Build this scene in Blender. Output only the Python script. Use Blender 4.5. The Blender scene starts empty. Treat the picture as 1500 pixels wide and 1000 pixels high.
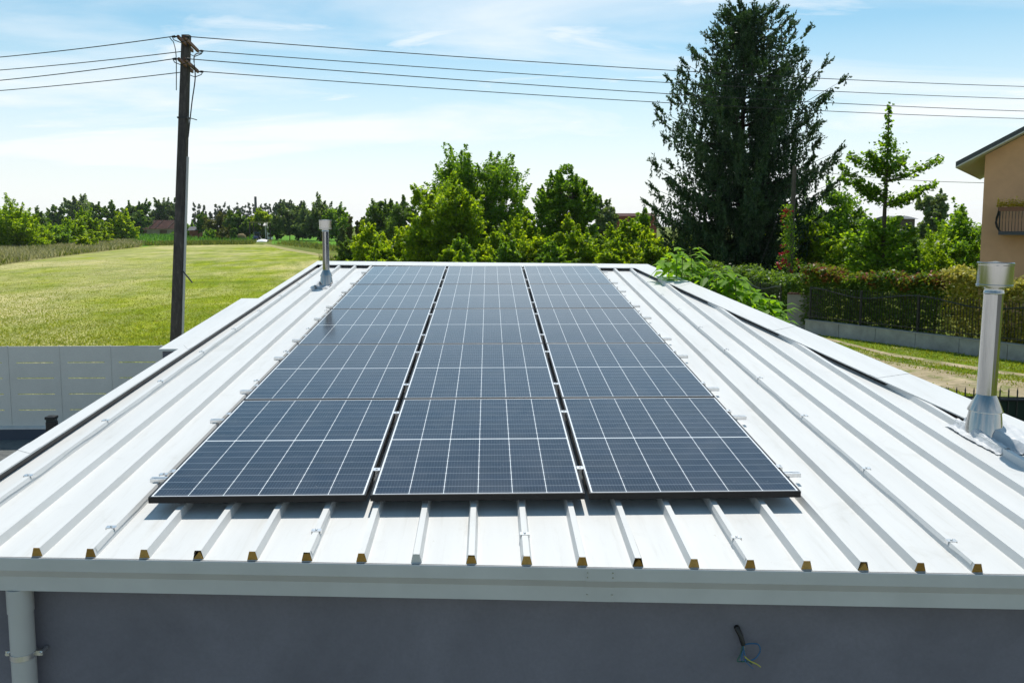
import bpy, math, random
import numpy as np
from mathutils import Vector, Matrix

scene = bpy.context.scene
col = scene.collection
rad = math.radians
random.seed(7)
rng = np.random.default_rng(11)

# ------------------------------------------------------------------ camera, light, sky, exposure
CAM_H = 4.6
FOC, PCY = 1240.46, 452.37                    # focal length and optical centre, in pixels of a 1500 x 1000 frame
PITCH, YAW, ROLL = 0.0983, 0.0270, -0.0007
HAZE = 0.00006
SLOPE = 0.0902                                # roof pitch


def cam_axes():
    cy, sy, cp, sp = math.cos(YAW), math.sin(YAW), math.cos(PITCH), math.sin(PITCH)
    fw = Vector((sy * cp, cy * cp, -sp))
    rt = Vector((cy, -sy, 0))
    up = rt.cross(fw)
    cr, sr = math.cos(ROLL), math.sin(ROLL)
    return rt * cr + up * sr, up * cr - rt * sr, fw


RT, UP, FW = cam_axes()
cam_data = bpy.data.cameras.new("camera")
cam = bpy.data.objects.new("camera", cam_data)
col.objects.link(cam)
m = Matrix((RT, UP, -FW)).transposed().to_4x4()
m.translation = (0, 0, CAM_H)
cam.matrix_world = m
cam_data.sensor_width = 36.0
cam_data.lens = FOC / 1500 * 36
cam_data.shift_y = (PCY - 500) / 1500
cam_data.clip_start = 0.05
cam_data.clip_end = 6000
scene.camera = cam

SUN_EL, SUN_AZ = rad(64), rad(9)
world = bpy.data.worlds.new("World")
scene.world = world
world.use_nodes = True
wt = world.node_tree
for n in list(wt.nodes):
    wt.nodes.remove(n)
W = wt.nodes.new
wl = wt.links.new
wo = W("ShaderNodeOutputWorld")
sky = W("ShaderNodeTexSky")
sky.sky_type = 'NISHITA'
sky.sun_disc = False
sky.sun_elevation = SUN_EL
sky.sun_rotation = SUN_AZ
sky.altitude = 50
sky.air_density = 1.0
sky.dust_density = 0.35
sky.ozone_density = 1.5
bg = W("ShaderNodeBackground")
bg.inputs[1].default_value = 0.105
hs_ = W("ShaderNodeHueSaturation")
hs_.inputs['Saturation'].default_value = 1.12
hs_.inputs['Hue'].default_value = 0.475
wl(sky.outputs[0], hs_.inputs['Color'])
wl(hs_.outputs[0], bg.inputs[0])
tc = W("ShaderNodeTexCoord")
sep = W("ShaderNodeSeparateXYZ")
wl(tc.outputs['Generated'], sep.inputs[0])


def wmath(op, a, b=None, clamp=False):
    n = W("ShaderNodeMath")
    n.operation = op
    n.use_clamp = clamp
    for i, v in enumerate((a, b)):
        if v is None:
            continue
        if isinstance(v, (int, float)):
            n.inputs[i].default_value = v
        else:
            wl(v, n.inputs[i])
    return n.outputs[0]


zz = wmath('ADD', wmath('MAXIMUM', sep.outputs[2], 0.0), 0.10)
cx = wmath('DIVIDE', sep.outputs[0], zz)
cyy = wmath('DIVIDE', sep.outputs[1], zz)
comb = W("ShaderNodeCombineXYZ")
wl(wmath('ADD', wmath('MULTIPLY', cx, 0.55), 3.3), comb.inputs[0])
wl(wmath('MULTIPLY', cyy, 1.0), comb.inputs[1])
cn = W("ShaderNodeTexNoise")
cn.inputs['Scale'].default_value = 0.62
cn.inputs['Detail'].default_value = 8
cn.inputs['Roughness'].default_value = 0.55
cn.inputs['Distortion'].default_value = 0.6
wl(comb.outputs[0], cn.inputs['Vector'])
cr = W("ShaderNodeValToRGB")
cr.color_ramp.elements[0].position = 0.45
cr.color_ramp.elements[0].color = (0.02, 0.02, 0.02, 1)
cr.color_ramp.elements[1].position = 0.63
cr.color_ramp.elements[1].color = (0.95, 0.95, 0.95, 1)
wl(cn.outputs[0], cr.inputs[0])
cbg = W("ShaderNodeBackground")
cbg.inputs[0].default_value = (0.93, 0.972, 1.0, 1)
cbg.inputs[1].default_value = 0.87
mixs = W("ShaderNodeMixShader")
el = wmath('MAXIMUM', sep.outputs[2], 0.0)
cn2 = W("ShaderNodeTexNoise")
cn2.inputs['Scale'].default_value = 2.1
cn2.inputs['Detail'].default_value = 9
cn2.inputs['Roughness'].default_value = 0.6
cn2.inputs['Distortion'].default_value = 0.9
wl(comb.outputs[0], cn2.inputs['Vector'])
cr2 = W("ShaderNodeValToRGB")
cr2.color_ramp.elements[0].position = 0.52
cr2.color_ramp.elements[0].color = (0, 0, 0, 1)
cr2.color_ramp.elements[1].position = 0.70
cr2.color_ramp.elements[1].color = (.9, .9, .9, 1)
wl(cn2.outputs[0], cr2.inputs[0])
clouds = wmath('MAXIMUM', cr.outputs[0], cr2.outputs[0])
veil = wmath('MULTIPLY', wmath('SUBTRACT', 1.0, wmath('MULTIPLY', el, 4.6), True), .9)     # thin high veil, thicker towards the horizon
low = wmath('SUBTRACT', 1.25, wmath('MULTIPLY', el, 2.3), True)                             # the clouds thin out overhead
wl(wmath('MAXIMUM', wmath('MULTIPLY', clouds, wmath('MAXIMUM', low, 0.05)), veil), mixs.inputs[0])
wl(bg.outputs[0], mixs.inputs[1])
wl(cbg.outputs[0], mixs.inputs[2])
wl(mixs.outputs[0], wo.inputs[0])

sun_data = bpy.data.lights.new("sun", 'SUN')
sun_data.energy = 3.9
sun_data.angle = rad(0.53)
sun_data.color = (1.0, 0.95, 0.87)
sun = bpy.data.objects.new("sun", sun_data)
col.objects.link(sun)
SV = Vector((math.sin(SUN_AZ) * math.cos(SUN_EL), math.cos(SUN_AZ) * math.cos(SUN_EL), math.sin(SUN_EL)))
sun.rotation_euler = SV.to_track_quat('Z', 'Y').to_euler()
sun.location = SV * 60

vs = scene.view_settings
vs.view_transform = 'Standard'
vs.look = 'None'
vs.exposure = 0.30
vs.gamma = 1.0
vs.use_curve_mapping = False
scene.cycles.max_bounces = 8
scene.cycles.use_denoising = True


# ------------------------------------------------------------------ placing helpers
def ray(px, py):
    return RT * ((px - 750) / FOC) - UP * ((py - PCY) / FOC) + FW


def at(px, py, Y):
    """the point of the line of sight through a photo pixel that lies Y metres ahead"""
    d = ray(px, py)
    t = Y / d.y
    return Vector((d.x * t, Y, CAM_H + d.z * t))


RO = Vector((-1.78608, 4.35699, CAM_H - 1.41048))       # front left corner of the panel field
RY = Vector((0, math.cos(SLOPE), math.sin(SLOPE)))
RZ = Vector((0, -math.sin(SLOPE), math.cos(SLOPE)))


def rp(u, v, w=0.0):
    return RO + Vector((u, 0, 0)) + RY * v + RZ * w


# ------------------------------------------------------------------ mesh helpers
class MB:
    def __init__(s):
        s.v, s.f = [], []

    def add(s, vs_, fs):
        o = len(s.v)
        s.v += [tuple(p) for p in vs_]
        s.f += [tuple(i + o for i in f) for f in fs]

    def hexa(s, p):
        """eight corners: bottom 0-3 counter-clockwise, top 4-7"""
        s.add(p, [(3, 2, 1, 0), (4, 5, 6, 7), (0, 1, 5, 4), (1, 2, 6, 5), (2, 3, 7, 6), (3, 0, 4, 7)])

    def box(s, x0, y0, z0, x1, y1, z1, fn=None):
        p = [(x0, y0, z0), (x1, y0, z0), (x1, y1, z0), (x0, y1, z0), (x0, y0, z1), (x1, y0, z1), (x1, y1, z1), (x0, y1, z1)]
        if fn:
            p = [fn(*q) for q in p]
        s.hexa(p)

    def bar(s, a, b, wx, wy=None, upv=(0, 0, 1)):
        a, b = Vector(a), Vector(b)
        wy = wy or wx
        d = (b - a).normalized()
        upv = Vector(upv)
        if abs(d.dot(upv)) > 0.97:
            upv = Vector((0, 1, 0))
        r = d.cross(upv).normalized() * wx / 2
        u = r.cross(d).normalized() * wy / 2
        s.hexa([a - r - u, b - r - u, b + r - u, a + r - u, a - r + u, b - r + u, b + r + u, a + r + u])

    def tube(s, pts, r, n=8, cap=True):
        pts = [Vector(p) for p in pts]
        rs = r if isinstance(r, (list, tuple)) else [r] * len(pts)
        o = len(s.v)
        ref = None
        for i, p in enumerate(pts):
            d = (pts[min(i + 1, len(pts) - 1)] - pts[max(i - 1, 0)]).normalized()
            if ref is None:
                ref = Vector((0, 0, 1)) if abs(d.z) < 0.9 else Vector((1, 0, 0))
            a = d.cross(ref).normalized()
            b = d.cross(a).normalized()
            ref = -b if False else ref
            for k in range(n):
                t = 2 * math.pi * k / n
                s.v.append(tuple(p + a * (rs[i] * math.cos(t)) + b * (rs[i] * math.sin(t))))
        for i in range(len(pts) - 1):
            for k in range(n):
                k2 = (k + 1) % n
                s.f.append((o + i * n + k, o + i * n + k2, o + (i + 1) * n + k2, o + (i + 1) * n + k))
        if cap:
            s.f.append(tuple(o + k for k in range(n))[::-1])
            s.f.append(tuple(o + (len(pts) - 1) * n + k for k in range(n)))

    def lathe(s, prof, n=32, org=(0, 0, 0), close=False):
        """prof: list of (radius, z)"""
        o = len(s.v)
        for (r, z) in prof:
            for k in range(n):
                t = 2 * math.pi * k / n
                s.v.append((org[0] + r * math.cos(t), org[1] + r * math.sin(t), org[2] + z))
        for i in range(len(prof) - 1):
            for k in range(n):
                k2 = (k + 1) % n
                s.f.append((o + i * n + k, o + i * n + k2, o + (i + 1) * n + k2, o + (i + 1) * n + k))
        if close:
            s.f.append(tuple(o + k for k in range(n))[::-1])
            s.f.append(tuple(o + (len(prof) - 1) * n + k for k in range(n)))

    def build(s, name, mat, parent=None, smooth=False, bevel=0.0):
        me = bpy.data.meshes.new(name)
        me.from_pydata(s.v, [], s.f)
        me.update()
        return link(name, me, mat, parent, smooth, bevel)


def link(name, me, mat, parent=None, smooth=False, bevel=0.0, local=False):
    me.materials.append(mat)
    o = bpy.data.objects.new(name, me)
    col.objects.link(o)
    if smooth:
        me.polygons.foreach_set('use_smooth', [True] * len(me.polygons))
        me.set_sharp_from_angle(angle=rad(40))
    if bevel:
        b = o.modifiers.new('bevel', 'BEVEL')
        b.width = bevel
        b.segments = 2
        b.limit_method = 'ANGLE'
        b.angle_limit = rad(40)
    if parent is not None:
        o.parent = parent
        if not parent.get('local_parts'):
            p = parent
            off = Vector((0, 0, 0))
            while p is not None:
                off = off + p.location
                p = p.parent
            o.location = -off
    return o


def tag(o, label=None, cat=None, group=None, kind=None):
    for k, v in (('label', label), ('category', cat), ('group', group), ('kind', kind)):
        if v:
            o[k] = v
    return o


def thing(name, label, cat, loc=(0, 0, 0), group=None, local=False):
    """an Empty at the thing's base. Parts are modelled in world metres unless local"""
    o = bpy.data.objects.new(name, None)
    o.empty_display_size = 0.2
    col.objects.link(o)
    o.location = loc
    if local:
        o['local_parts'] = 1
    return tag(o, label, cat, group)


def sub_origin(o):
    return o


def quads(name, P, mat, parent=None, local=False):
    """P: (N,4,3) array of separate four-cornered leaves"""
    N = len(P)
    me = bpy.data.meshes.new(name)
    me.vertices.add(N * 4)
    me.vertices.foreach_set('co', P.astype(np.float32).ravel())
    me.loops.add(N * 4)
    me.loops.foreach_set('vertex_index', np.arange(N * 4, dtype=np.int32))
    me.polygons.add(N)
    me.polygons.foreach_set('loop_start', np.arange(0, N * 4, 4, dtype=np.int32))
    me.polygons.foreach_set('loop_total', np.full(N, 4, dtype=np.int32))
    me.update(calc_edges=True)
    me.validate()
    return link(name, me, mat, parent)


def unit(a):
    return a / (np.linalg.norm(a, axis=-1, keepdims=True) + 1e-9)


def leaf_quads(C, size, up=0.5, asp=0.55, out=None, outw=0.0):
    """rhombic leaves with random facing around points C"""
    N = len(C)
    nrm = rng.normal(size=(N, 3))
    nrm = unit(nrm)
    nrm[:, 2] = np.abs(nrm[:, 2])
    nrm = unit(nrm + np.array([0, 0, up]) + (out * outw if out is not None else 0))
    t = unit(np.cross(nrm, unit(rng.normal(size=(N, 3)))))
    b = np.cross(nrm, t)
    s = (size * rng.uniform(0.6, 1.25, N))[:, None]
    fold = nrm * s * 0.12
    return np.stack([C - t * s * .5, C + b * s * asp * .5 - t * s * .05 + fold, C + t * s * .5, C - b * s * asp * .5 - t * s * .05 + fold], 1)


def strips(A, B, wid, side=None):
    """thin tapered blades from A to B"""
    d = unit(B - A)
    s = unit(np.cross(d, unit(rng.normal(size=A.shape)))) if side is None else side
    w = np.asarray(wid).reshape(-1, 1) if np.ndim(wid) else wid
    M = A + (B - A) * 0.45
    return np.stack([A, M + s * w * .5, B, M - s * w * .5], 1)


# ------------------------------------------------------------------ materials
class NT:
    def __init__(s, name):
        s.m = bpy.data.materials.new(name)
        s.m.use_nodes = True
        s.t = s.m.node_tree
        s.p = s.t.nodes['Principled BSDF']
        s.out = s.t.nodes['Material Output']

    def n(s, typ, **kw):
        o = s.t.nodes.new(typ)
        for k, v in kw.items():
            setattr(o, k, v)
        return o

    def l(s, a, b):
        s.t.links.new(a, b)

    def math(s, op, a, b=None, c=None, clamp=False):
        o = s.n('ShaderNodeMath', operation=op, use_clamp=clamp)
        for i, v in enumerate((a, b, c)):
            if v is None:
                continue
            if isinstance(v, (int, float)):
                o.inputs[i].default_value = v
            else:
                s.l(v, o.inputs[i])
        return o.outputs[0]

    def coord(s, kind='Object', scale=(1, 1, 1)):
        t = s.n('ShaderNodeTexCoord')
        mp = s.n('ShaderNodeMapping')
        mp.inputs['Scale'].default_value = scale
        s.l(t.outputs[kind], mp.inputs[0])
        return mp.outputs[0]

    def noise(s, scale, detail=4, rough=.55, vec=None, dist=0.0):
        o = s.n('ShaderNodeTexNoise')
        o.inputs['Scale'].default_value = scale
        o.inputs['Detail'].default_value = detail
        o.inputs['Roughness'].default_value = rough
        o.inputs['Distortion'].default_value = dist
        if vec is not None:
            s.l(vec, o.inputs['Vector'])
        return o.outputs[0]

    def ramp(s, fac, stops):
        o = s.n('ShaderNodeValToRGB')
        e = o.color_ramp.elements
        while len(e) < len(stops):
            e.new(0.5)
        for k, (p, c) in zip(e, stops):
            k.position = p
            k.color = (*c, 1) if len(c) == 3 else c
        s.l(fac, o.inputs[0])
        return o.outputs[0]

    def mix(s, fac, a, b, blend='MIX'):
        o = s.n('ShaderNodeMix', data_type='RGBA', blend_type=blend)
        for i, v in ((0, fac), (6, a), (7, b)):
            if isinstance(v, (int, float)):
                o.inputs[i].default_value = v
            elif isinstance(v, tuple):
                o.inputs[i].default_value = (*v, 1) if len(v) == 3 else v
            else:
                s.l(v, o.inputs[i])
        return o.outputs[2]

    def bump(s, h, strength=.3, dist=.01):
        o = s.n('ShaderNodeBump')
        o.inputs['Strength'].default_value = strength
        o.inputs['Distance'].default_value = dist
        s.l(h, o.inputs['Height'])
        s.l(o.outputs[0], s.p.inputs['Normal'])

    def set(s, col_=None, rough=None, metal=None, spec=None, coat=None, coatr=None):
        I = s.p.inputs
        if col_ is not None:
            if isinstance(col_, tuple):
                I['Base Color'].default_value = (*col_, 1)
            else:
                s.l(col_, I['Base Color'])
        for k, v in (('Roughness', rough), ('Metallic', metal), ('Specular IOR Level', spec), ('Coat Weight', coat), ('Coat Roughness', coatr)):
            if v is None:
                continue
            if isinstance(v, (int, float)):
                I[k].default_value = v
            else:
                s.l(v, I[k])
        return s.m


def simple(name, c, rough=.5, metal=0.0, spec=.5, var=.12, scale=6.0, bump=0.0, bscale=60):
    t = NT(name)
    v = t.coord()
    nz = t.noise(scale, 5, .6, v)
    lo = tuple(x * (1 - var) for x in c)
    hi = tuple(min(1, x * (1 + var)) for x in c)
    cc = t.ramp(nz, [(.3, lo), (.7, hi)])
    r = t.math('MULTIPLY_ADD', nz, .2, rough - .1, clamp=True)
    t.set(cc, r, metal, spec)
    if bump:
        t.bump(t.noise(bscale, 4, .6, v), bump, .01)
    return t.m


def leafmat(name, dark, mid, light, trans=.35, tcol=None, accent=None, rough=.45, spec=.3):
    t = NT(name)
    g = t.n('ShaderNodeNewGeometry')
    stops = [(0.0, dark), (.5, mid), (.92, light)]
    if accent:
        stops = [(0.0, dark), (.4, mid), (.7, light), (.86, accent)]
    c = t.ramp(g.outputs['Random Per Island'], stops)
    v = t.coord()
    big = t.noise(.55, 2, .5, v)
    c = t.mix(t.math('MULTIPLY', big, .45), c, mid, 'MIX')
    t.set(c, rough, 0, spec)
    tr = t.n('ShaderNodeBsdfTranslucent')
    tm = t.mix(1.0, c, tcol or (1.9, 1.75, .7), 'MULTIPLY')
    t.l(tm, tr.inputs[0])
    ms = t.n('ShaderNodeMixShader')
    ms.inputs[0].default_value = trans
    t.l(t.p.outputs[0], ms.inputs[1])
    t.l(tr.outputs[0], ms.inputs[2])
    t.l(ms.outputs[0], t.out.inputs[0])
    return t.m


M = {}
L_ = leafmat
M['leaf'] = L_('leaf green', (.042, .10, .011), (.11, .215, .018), (.215, .35, .027), .52, (2.3, 2.1, .6))
M['leaf_bright'] = L_('leaf bright green', (.055, .12, .008), (.165, .265, .014), (.30, .41, .022), .58, (2.3, 2.1, .6))
M['leaf_yellow'] = L_('leaf yellow green', (.075, .14, .008), (.205, .305, .013), (.35, .43, .026), .58, (2.3, 2.1, .6))
M['leaf_dark'] = L_('leaf dark green', (.042, .09, .02), (.084, .155, .03), (.15, .24, .04), .45, (2.3, 2.1, .6))
M['leaf_grey'] = L_('leaf grey green', (.07, .115, .048), (.115, .18, .07), (.18, .25, .095), .45)
M['leaf_olive'] = L_('leaf olive', (.06, .075, .02), (.11, .125, .025), (.17, .18, .04), .35)
M['leaf_poplar'] = L_('leaf poplar', (.06, .095, .06), (.095, .14, .09), (.135, .185, .12), .35)
M['needle'] = L_('spruce needles', (.014, .038, .014), (.032, .072, .026), (.075, .135, .045), .26, (1.5, 1.5, .8))
M['photinia'] = L_('photinia leaves', (.045, .10, .013), (.085, .16, .018), (.14, .21, .028), .42, (1.9, 1.7, .7))
def red_tips(m):
    t = m.node_tree
    p = t.nodes['Principled BSDF']
    src = p.inputs['Base Color'].links[0].from_socket
    nz = t.nodes.new('ShaderNodeTexNoise')
    nz.inputs['Scale'].default_value = .9
    nz.inputs['Detail'].default_value = 2
    co = t.nodes.new('ShaderNodeTexCoord')
    t.links.new(co.outputs['Object'], nz.inputs['Vector'])
    g = t.nodes.new('ShaderNodeNewGeometry')
    a = t.nodes.new('ShaderNodeMath')
    a.operation = 'MULTIPLY_ADD'
    a.inputs[1].default_value = .35
    t.links.new(g.outputs['Random Per Island'], a.inputs[0])
    t.links.new(nz.outputs[0], a.inputs[2])
    r = t.nodes.new('ShaderNodeValToRGB')
    r.color_ramp.elements[0].position = .72
    r.color_ramp.elements[1].position = .80
    sx = t.nodes.new('ShaderNodeSeparateXYZ')
    t.links.new(co.outputs['Object'], sx.inputs[0])
    mr = t.nodes.new('ShaderNodeMapRange')
    mr.inputs['From Min'].default_value = 1.7
    mr.inputs['From Max'].default_value = 2.5
    mr.inputs['To Min'].default_value = -.25
    mr.inputs['To Max'].default_value = .11
    t.links.new(sx.outputs[2], mr.inputs[0])
    ad = t.nodes.new('ShaderNodeMath')
    t.links.new(a.outputs[0], ad.inputs[0])
    t.links.new(mr.outputs[0], ad.inputs[1])
    t.links.new(ad.outputs[0], r.inputs[0])
    mx = t.nodes.new('ShaderNodeMix')
    mx.data_type = 'RGBA'
    mx.inputs[7].default_value = (.34, .05, .025, 1)
    t.links.new(r.outputs[0], mx.inputs[0])
    t.links.new(src, mx.inputs[6])
    t.links.new(mx.outputs[2], p.inputs['Base Color'])


red_tips(M['photinia'])
M['variegated'] = L_('variegated leaves', (.14, .165, .018), (.36, .34, .06), (.58, .53, .16), .42, (1.4, 1.35, .8))
M['bigleaf'] = L_('broad glossy leaves', (.085, .20, .008), (.15, .30, .012), (.23, .39, .02), .5, None, None, .5, .12)
M['rose'] = L_('rose petals', (.28, .012, .022), (.42, .02, .04), (.5, .05, .07), .3, (1.2, 1, 1))
M['flower_y'] = L_('yellow flowers', (.16, .16, .02), (.55, .40, .03), (.75, .58, .06), .3, (1.2, 1.1, .8))
M['grass'] = L_('grass blades', (.125, .175, .008), (.24, .295, .011), (.38, .375, .05), .4, (1.4, 1.3, .6))
M['hay'] = L_('dry tall grass', (.14, .15, .05), (.30, .28, .14), (.52, .48, .32), .45, (1.25, 1.25, .9))
M['maize'] = L_('maize leaves', (.035, .10, .012), (.075, .18, .02), (.14, .27, .04), .35)
M['weed'] = L_('weeds', (.055, .085, .015), (.12, .155, .03), (.22, .23, .07), .35)
M['bark'] = simple('bark', (.075, .058, .042), .9, 0, .2, .35, 5, .6, 14)
M['bark_dark'] = simple('dark bark', (.035, .026, .020), .9, 0, .2, .35, 5, .6, 14)
M['steel'] = None


def metal_mat(name, c, rough):
    t = NT(name)
    v = t.coord(scale=(6, 6, .5))
    nz = t.noise(9, 5, .6, v)
    cc = t.ramp(nz, [(.3, tuple(x * .86 for x in c)), (.7, c)])
    t.set(cc, t.math('MULTIPLY_ADD', nz, .12, rough - .05), 1.0)
    t.bump(t.noise(1.2, 3, .5, v), .10, .02)
    return t.m


M['steel'] = metal_mat('stainless steel', (.44, .43, .42), .10)
M['alu'] = metal_mat('aluminium', (.80, .80, .80), .32)
M['lead'] = metal_mat('crinkled aluminium sheet', (.50, .54, .60), .26)
M['membrane'] = simple('grey white membrane', (.50, .515, .53), .45, 0, .5, .12, 5, .3, 30)
M['frame'] = simple('black anodised frame', (.006, .006, .007), .42, 0, .3, .1)
M['foam'] = simple('rib foam', (.50, .28, .07), .9, 0, .1, .35, 30, .5, 120)
M['iron'] = simple('black iron', (.012, .013, .013), .45, 0, .5, .2)
M['gutter'] = simple('grey gutter paint', (.53, .53, .53), .35, 0, .5, .07, 3)
M['pipe_paint'] = simple('grey pipe paint', (.48, .475, .47), .4, 0, .5, .05, 3)
M['black'] = simple('black plastic', (.010, .010, .011), .45)
M['blue_wire'] = simple('blue wire', (.02, .10, .22), .4)
M['yellow_wire'] = simple('yellow wire', (.45, .42, .04), .4)
M['green_wire'] = simple('dark green wire', (.02, .09, .07), .4)
M['pale'] = simple('pale paint', (.6, .58, .54), .7)
M['whitep'] = simple('white paint', (.78, .78, .78), .5)
M['blue_paint'] = simple('blue paint', (.02, .04, .16), .4)
M['tyre'] = simple('tyre rubber', (.012, .012, .012), .8)
M['glass_dark'] = simple('dark glass', (.02, .03, .03), .08)
M['brick_red'] = simple('red brick', (.20, .07, .045), .9, 0, .2, .35, .9)
M['tile_red'] = simple('red clay tiles', (.075, .034, .027), .9, 0, .2, .45, .7)
M['wood_grey'] = simple('weathered wood', (.10, .085, .07), .9, 0, .2, .3, 3, .5, 20)
M['rust'] = simple('rusty brown steel', (.12, .06, .04), .8, 0, .3, .3, 8)


def roof_white():
    t = NT('white roof paint')
    v = t.coord()
    st = t.noise(1.1, 6, .65, t.coord(scale=(3.0, .35, 1)))
    sp = t.noise(38, 3, .6, v)
    c = t.ramp(st, [(.25, (.53, .535, .525)), (.6, (.605, .61, .60))])
    run = t.noise(7.0, 5, .7, t.coord(scale=(3.5, .22, 1)), .3)
    c = t.mix(1.0, c, t.ramp(run, [(.28, (.91, .90, .88)), (.46, (1, 1, 1))]), 'MULTIPLY')
    blot = t.noise(2.6, 6, .7, v, .8)
    c = t.mix(1.0, c, t.ramp(blot, [(.28, (.91, .905, .89)), (.42, (1, 1, 1))]), 'MULTIPLY')
    spots = t.ramp(sp, [(.72, (1, 1, 1)), (.79, (.74, .69, .62))])
    c = t.mix(1.0, c, spots, 'MULTIPLY')
    t.set(c, .42, 0, .45)
    t.bump(t.noise(2.2, 3, .5, v), .08, .02)
    return t.m


M['roof'] = roof_white()


def stucco(name, c, var=.12, bs=90, b=.25, big=1.2):
    t = NT(name)
    v = t.coord()
    nz = t.noise(big, 6, .65, v, .4)
    fine = t.noise(bs, 4, .6, v)
    cc = t.ramp(nz, [(.3, tuple(x * (1 - var) for x in c)), (.7, tuple(x * (1 + var) for x in c))])
    cc = t.mix(t.math('MULTIPLY', fine, .45), cc, tuple(x * .6 for x in c))
    t.set(cc, .9, 0, .2)
    t.bump(fine, b * 1.6, .006)
    return t.m


M['wall'] = stucco('dark blue grey render', (.190, .186, .222), .2, 55)
M['orange'] = stucco('orange render', (.70, .40, .235), .10, 60, .15)
M['concrete'] = stucco('concrete', (.34, .335, .32), .28, 40, .4, 1.6)
M['stone'] = stucco('rough grey render', (.26, .245, .225), .2, 40, .4, 2.5)
M['fence_grey'] = stucco('grey fence panel', (.70, .675, .62), .07, 50, .05)
M['base_dark'] = stucco('dark base wall', (.085, .10, .13), .1)
M['cap_light'] = simple('light aluminium trim', (.55, .57, .57), .5)
M['pinkish'] = stucco('faded pink render', (.36, .27, .24), .2, 20, .2, .4)
M['soffit'] = simple('white soffit', (.55, .53, .50), .7)
M['slate'] = simple('dark grey fascia', (.055, .06, .068), .6)


def pole_mat():
    t = NT('dark weathered concrete')
    v = t.coord(scale=(1, 1, .25))
    a = t.noise(14, 6, .7, v)
    b = t.noise(60, 3, .7, t.coord())
    c = t.ramp(a, [(.3, (.040, .036, .036)), (.55, (.075, .066, .062)), (.75, (.14, .125, .115))])
    c = t.mix(t.ramp(b, [(.66, (0, 0, 0)), (.72, (1, 1, 1))]), c, (.26, .24, .22))
    t.set(c, .9, 0, .2)
    t.bump(b, .4, .01)
    return t.m


M['pole'] = pole_mat()

PW, PL = 1.134, 1.733                         # one panel


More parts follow.
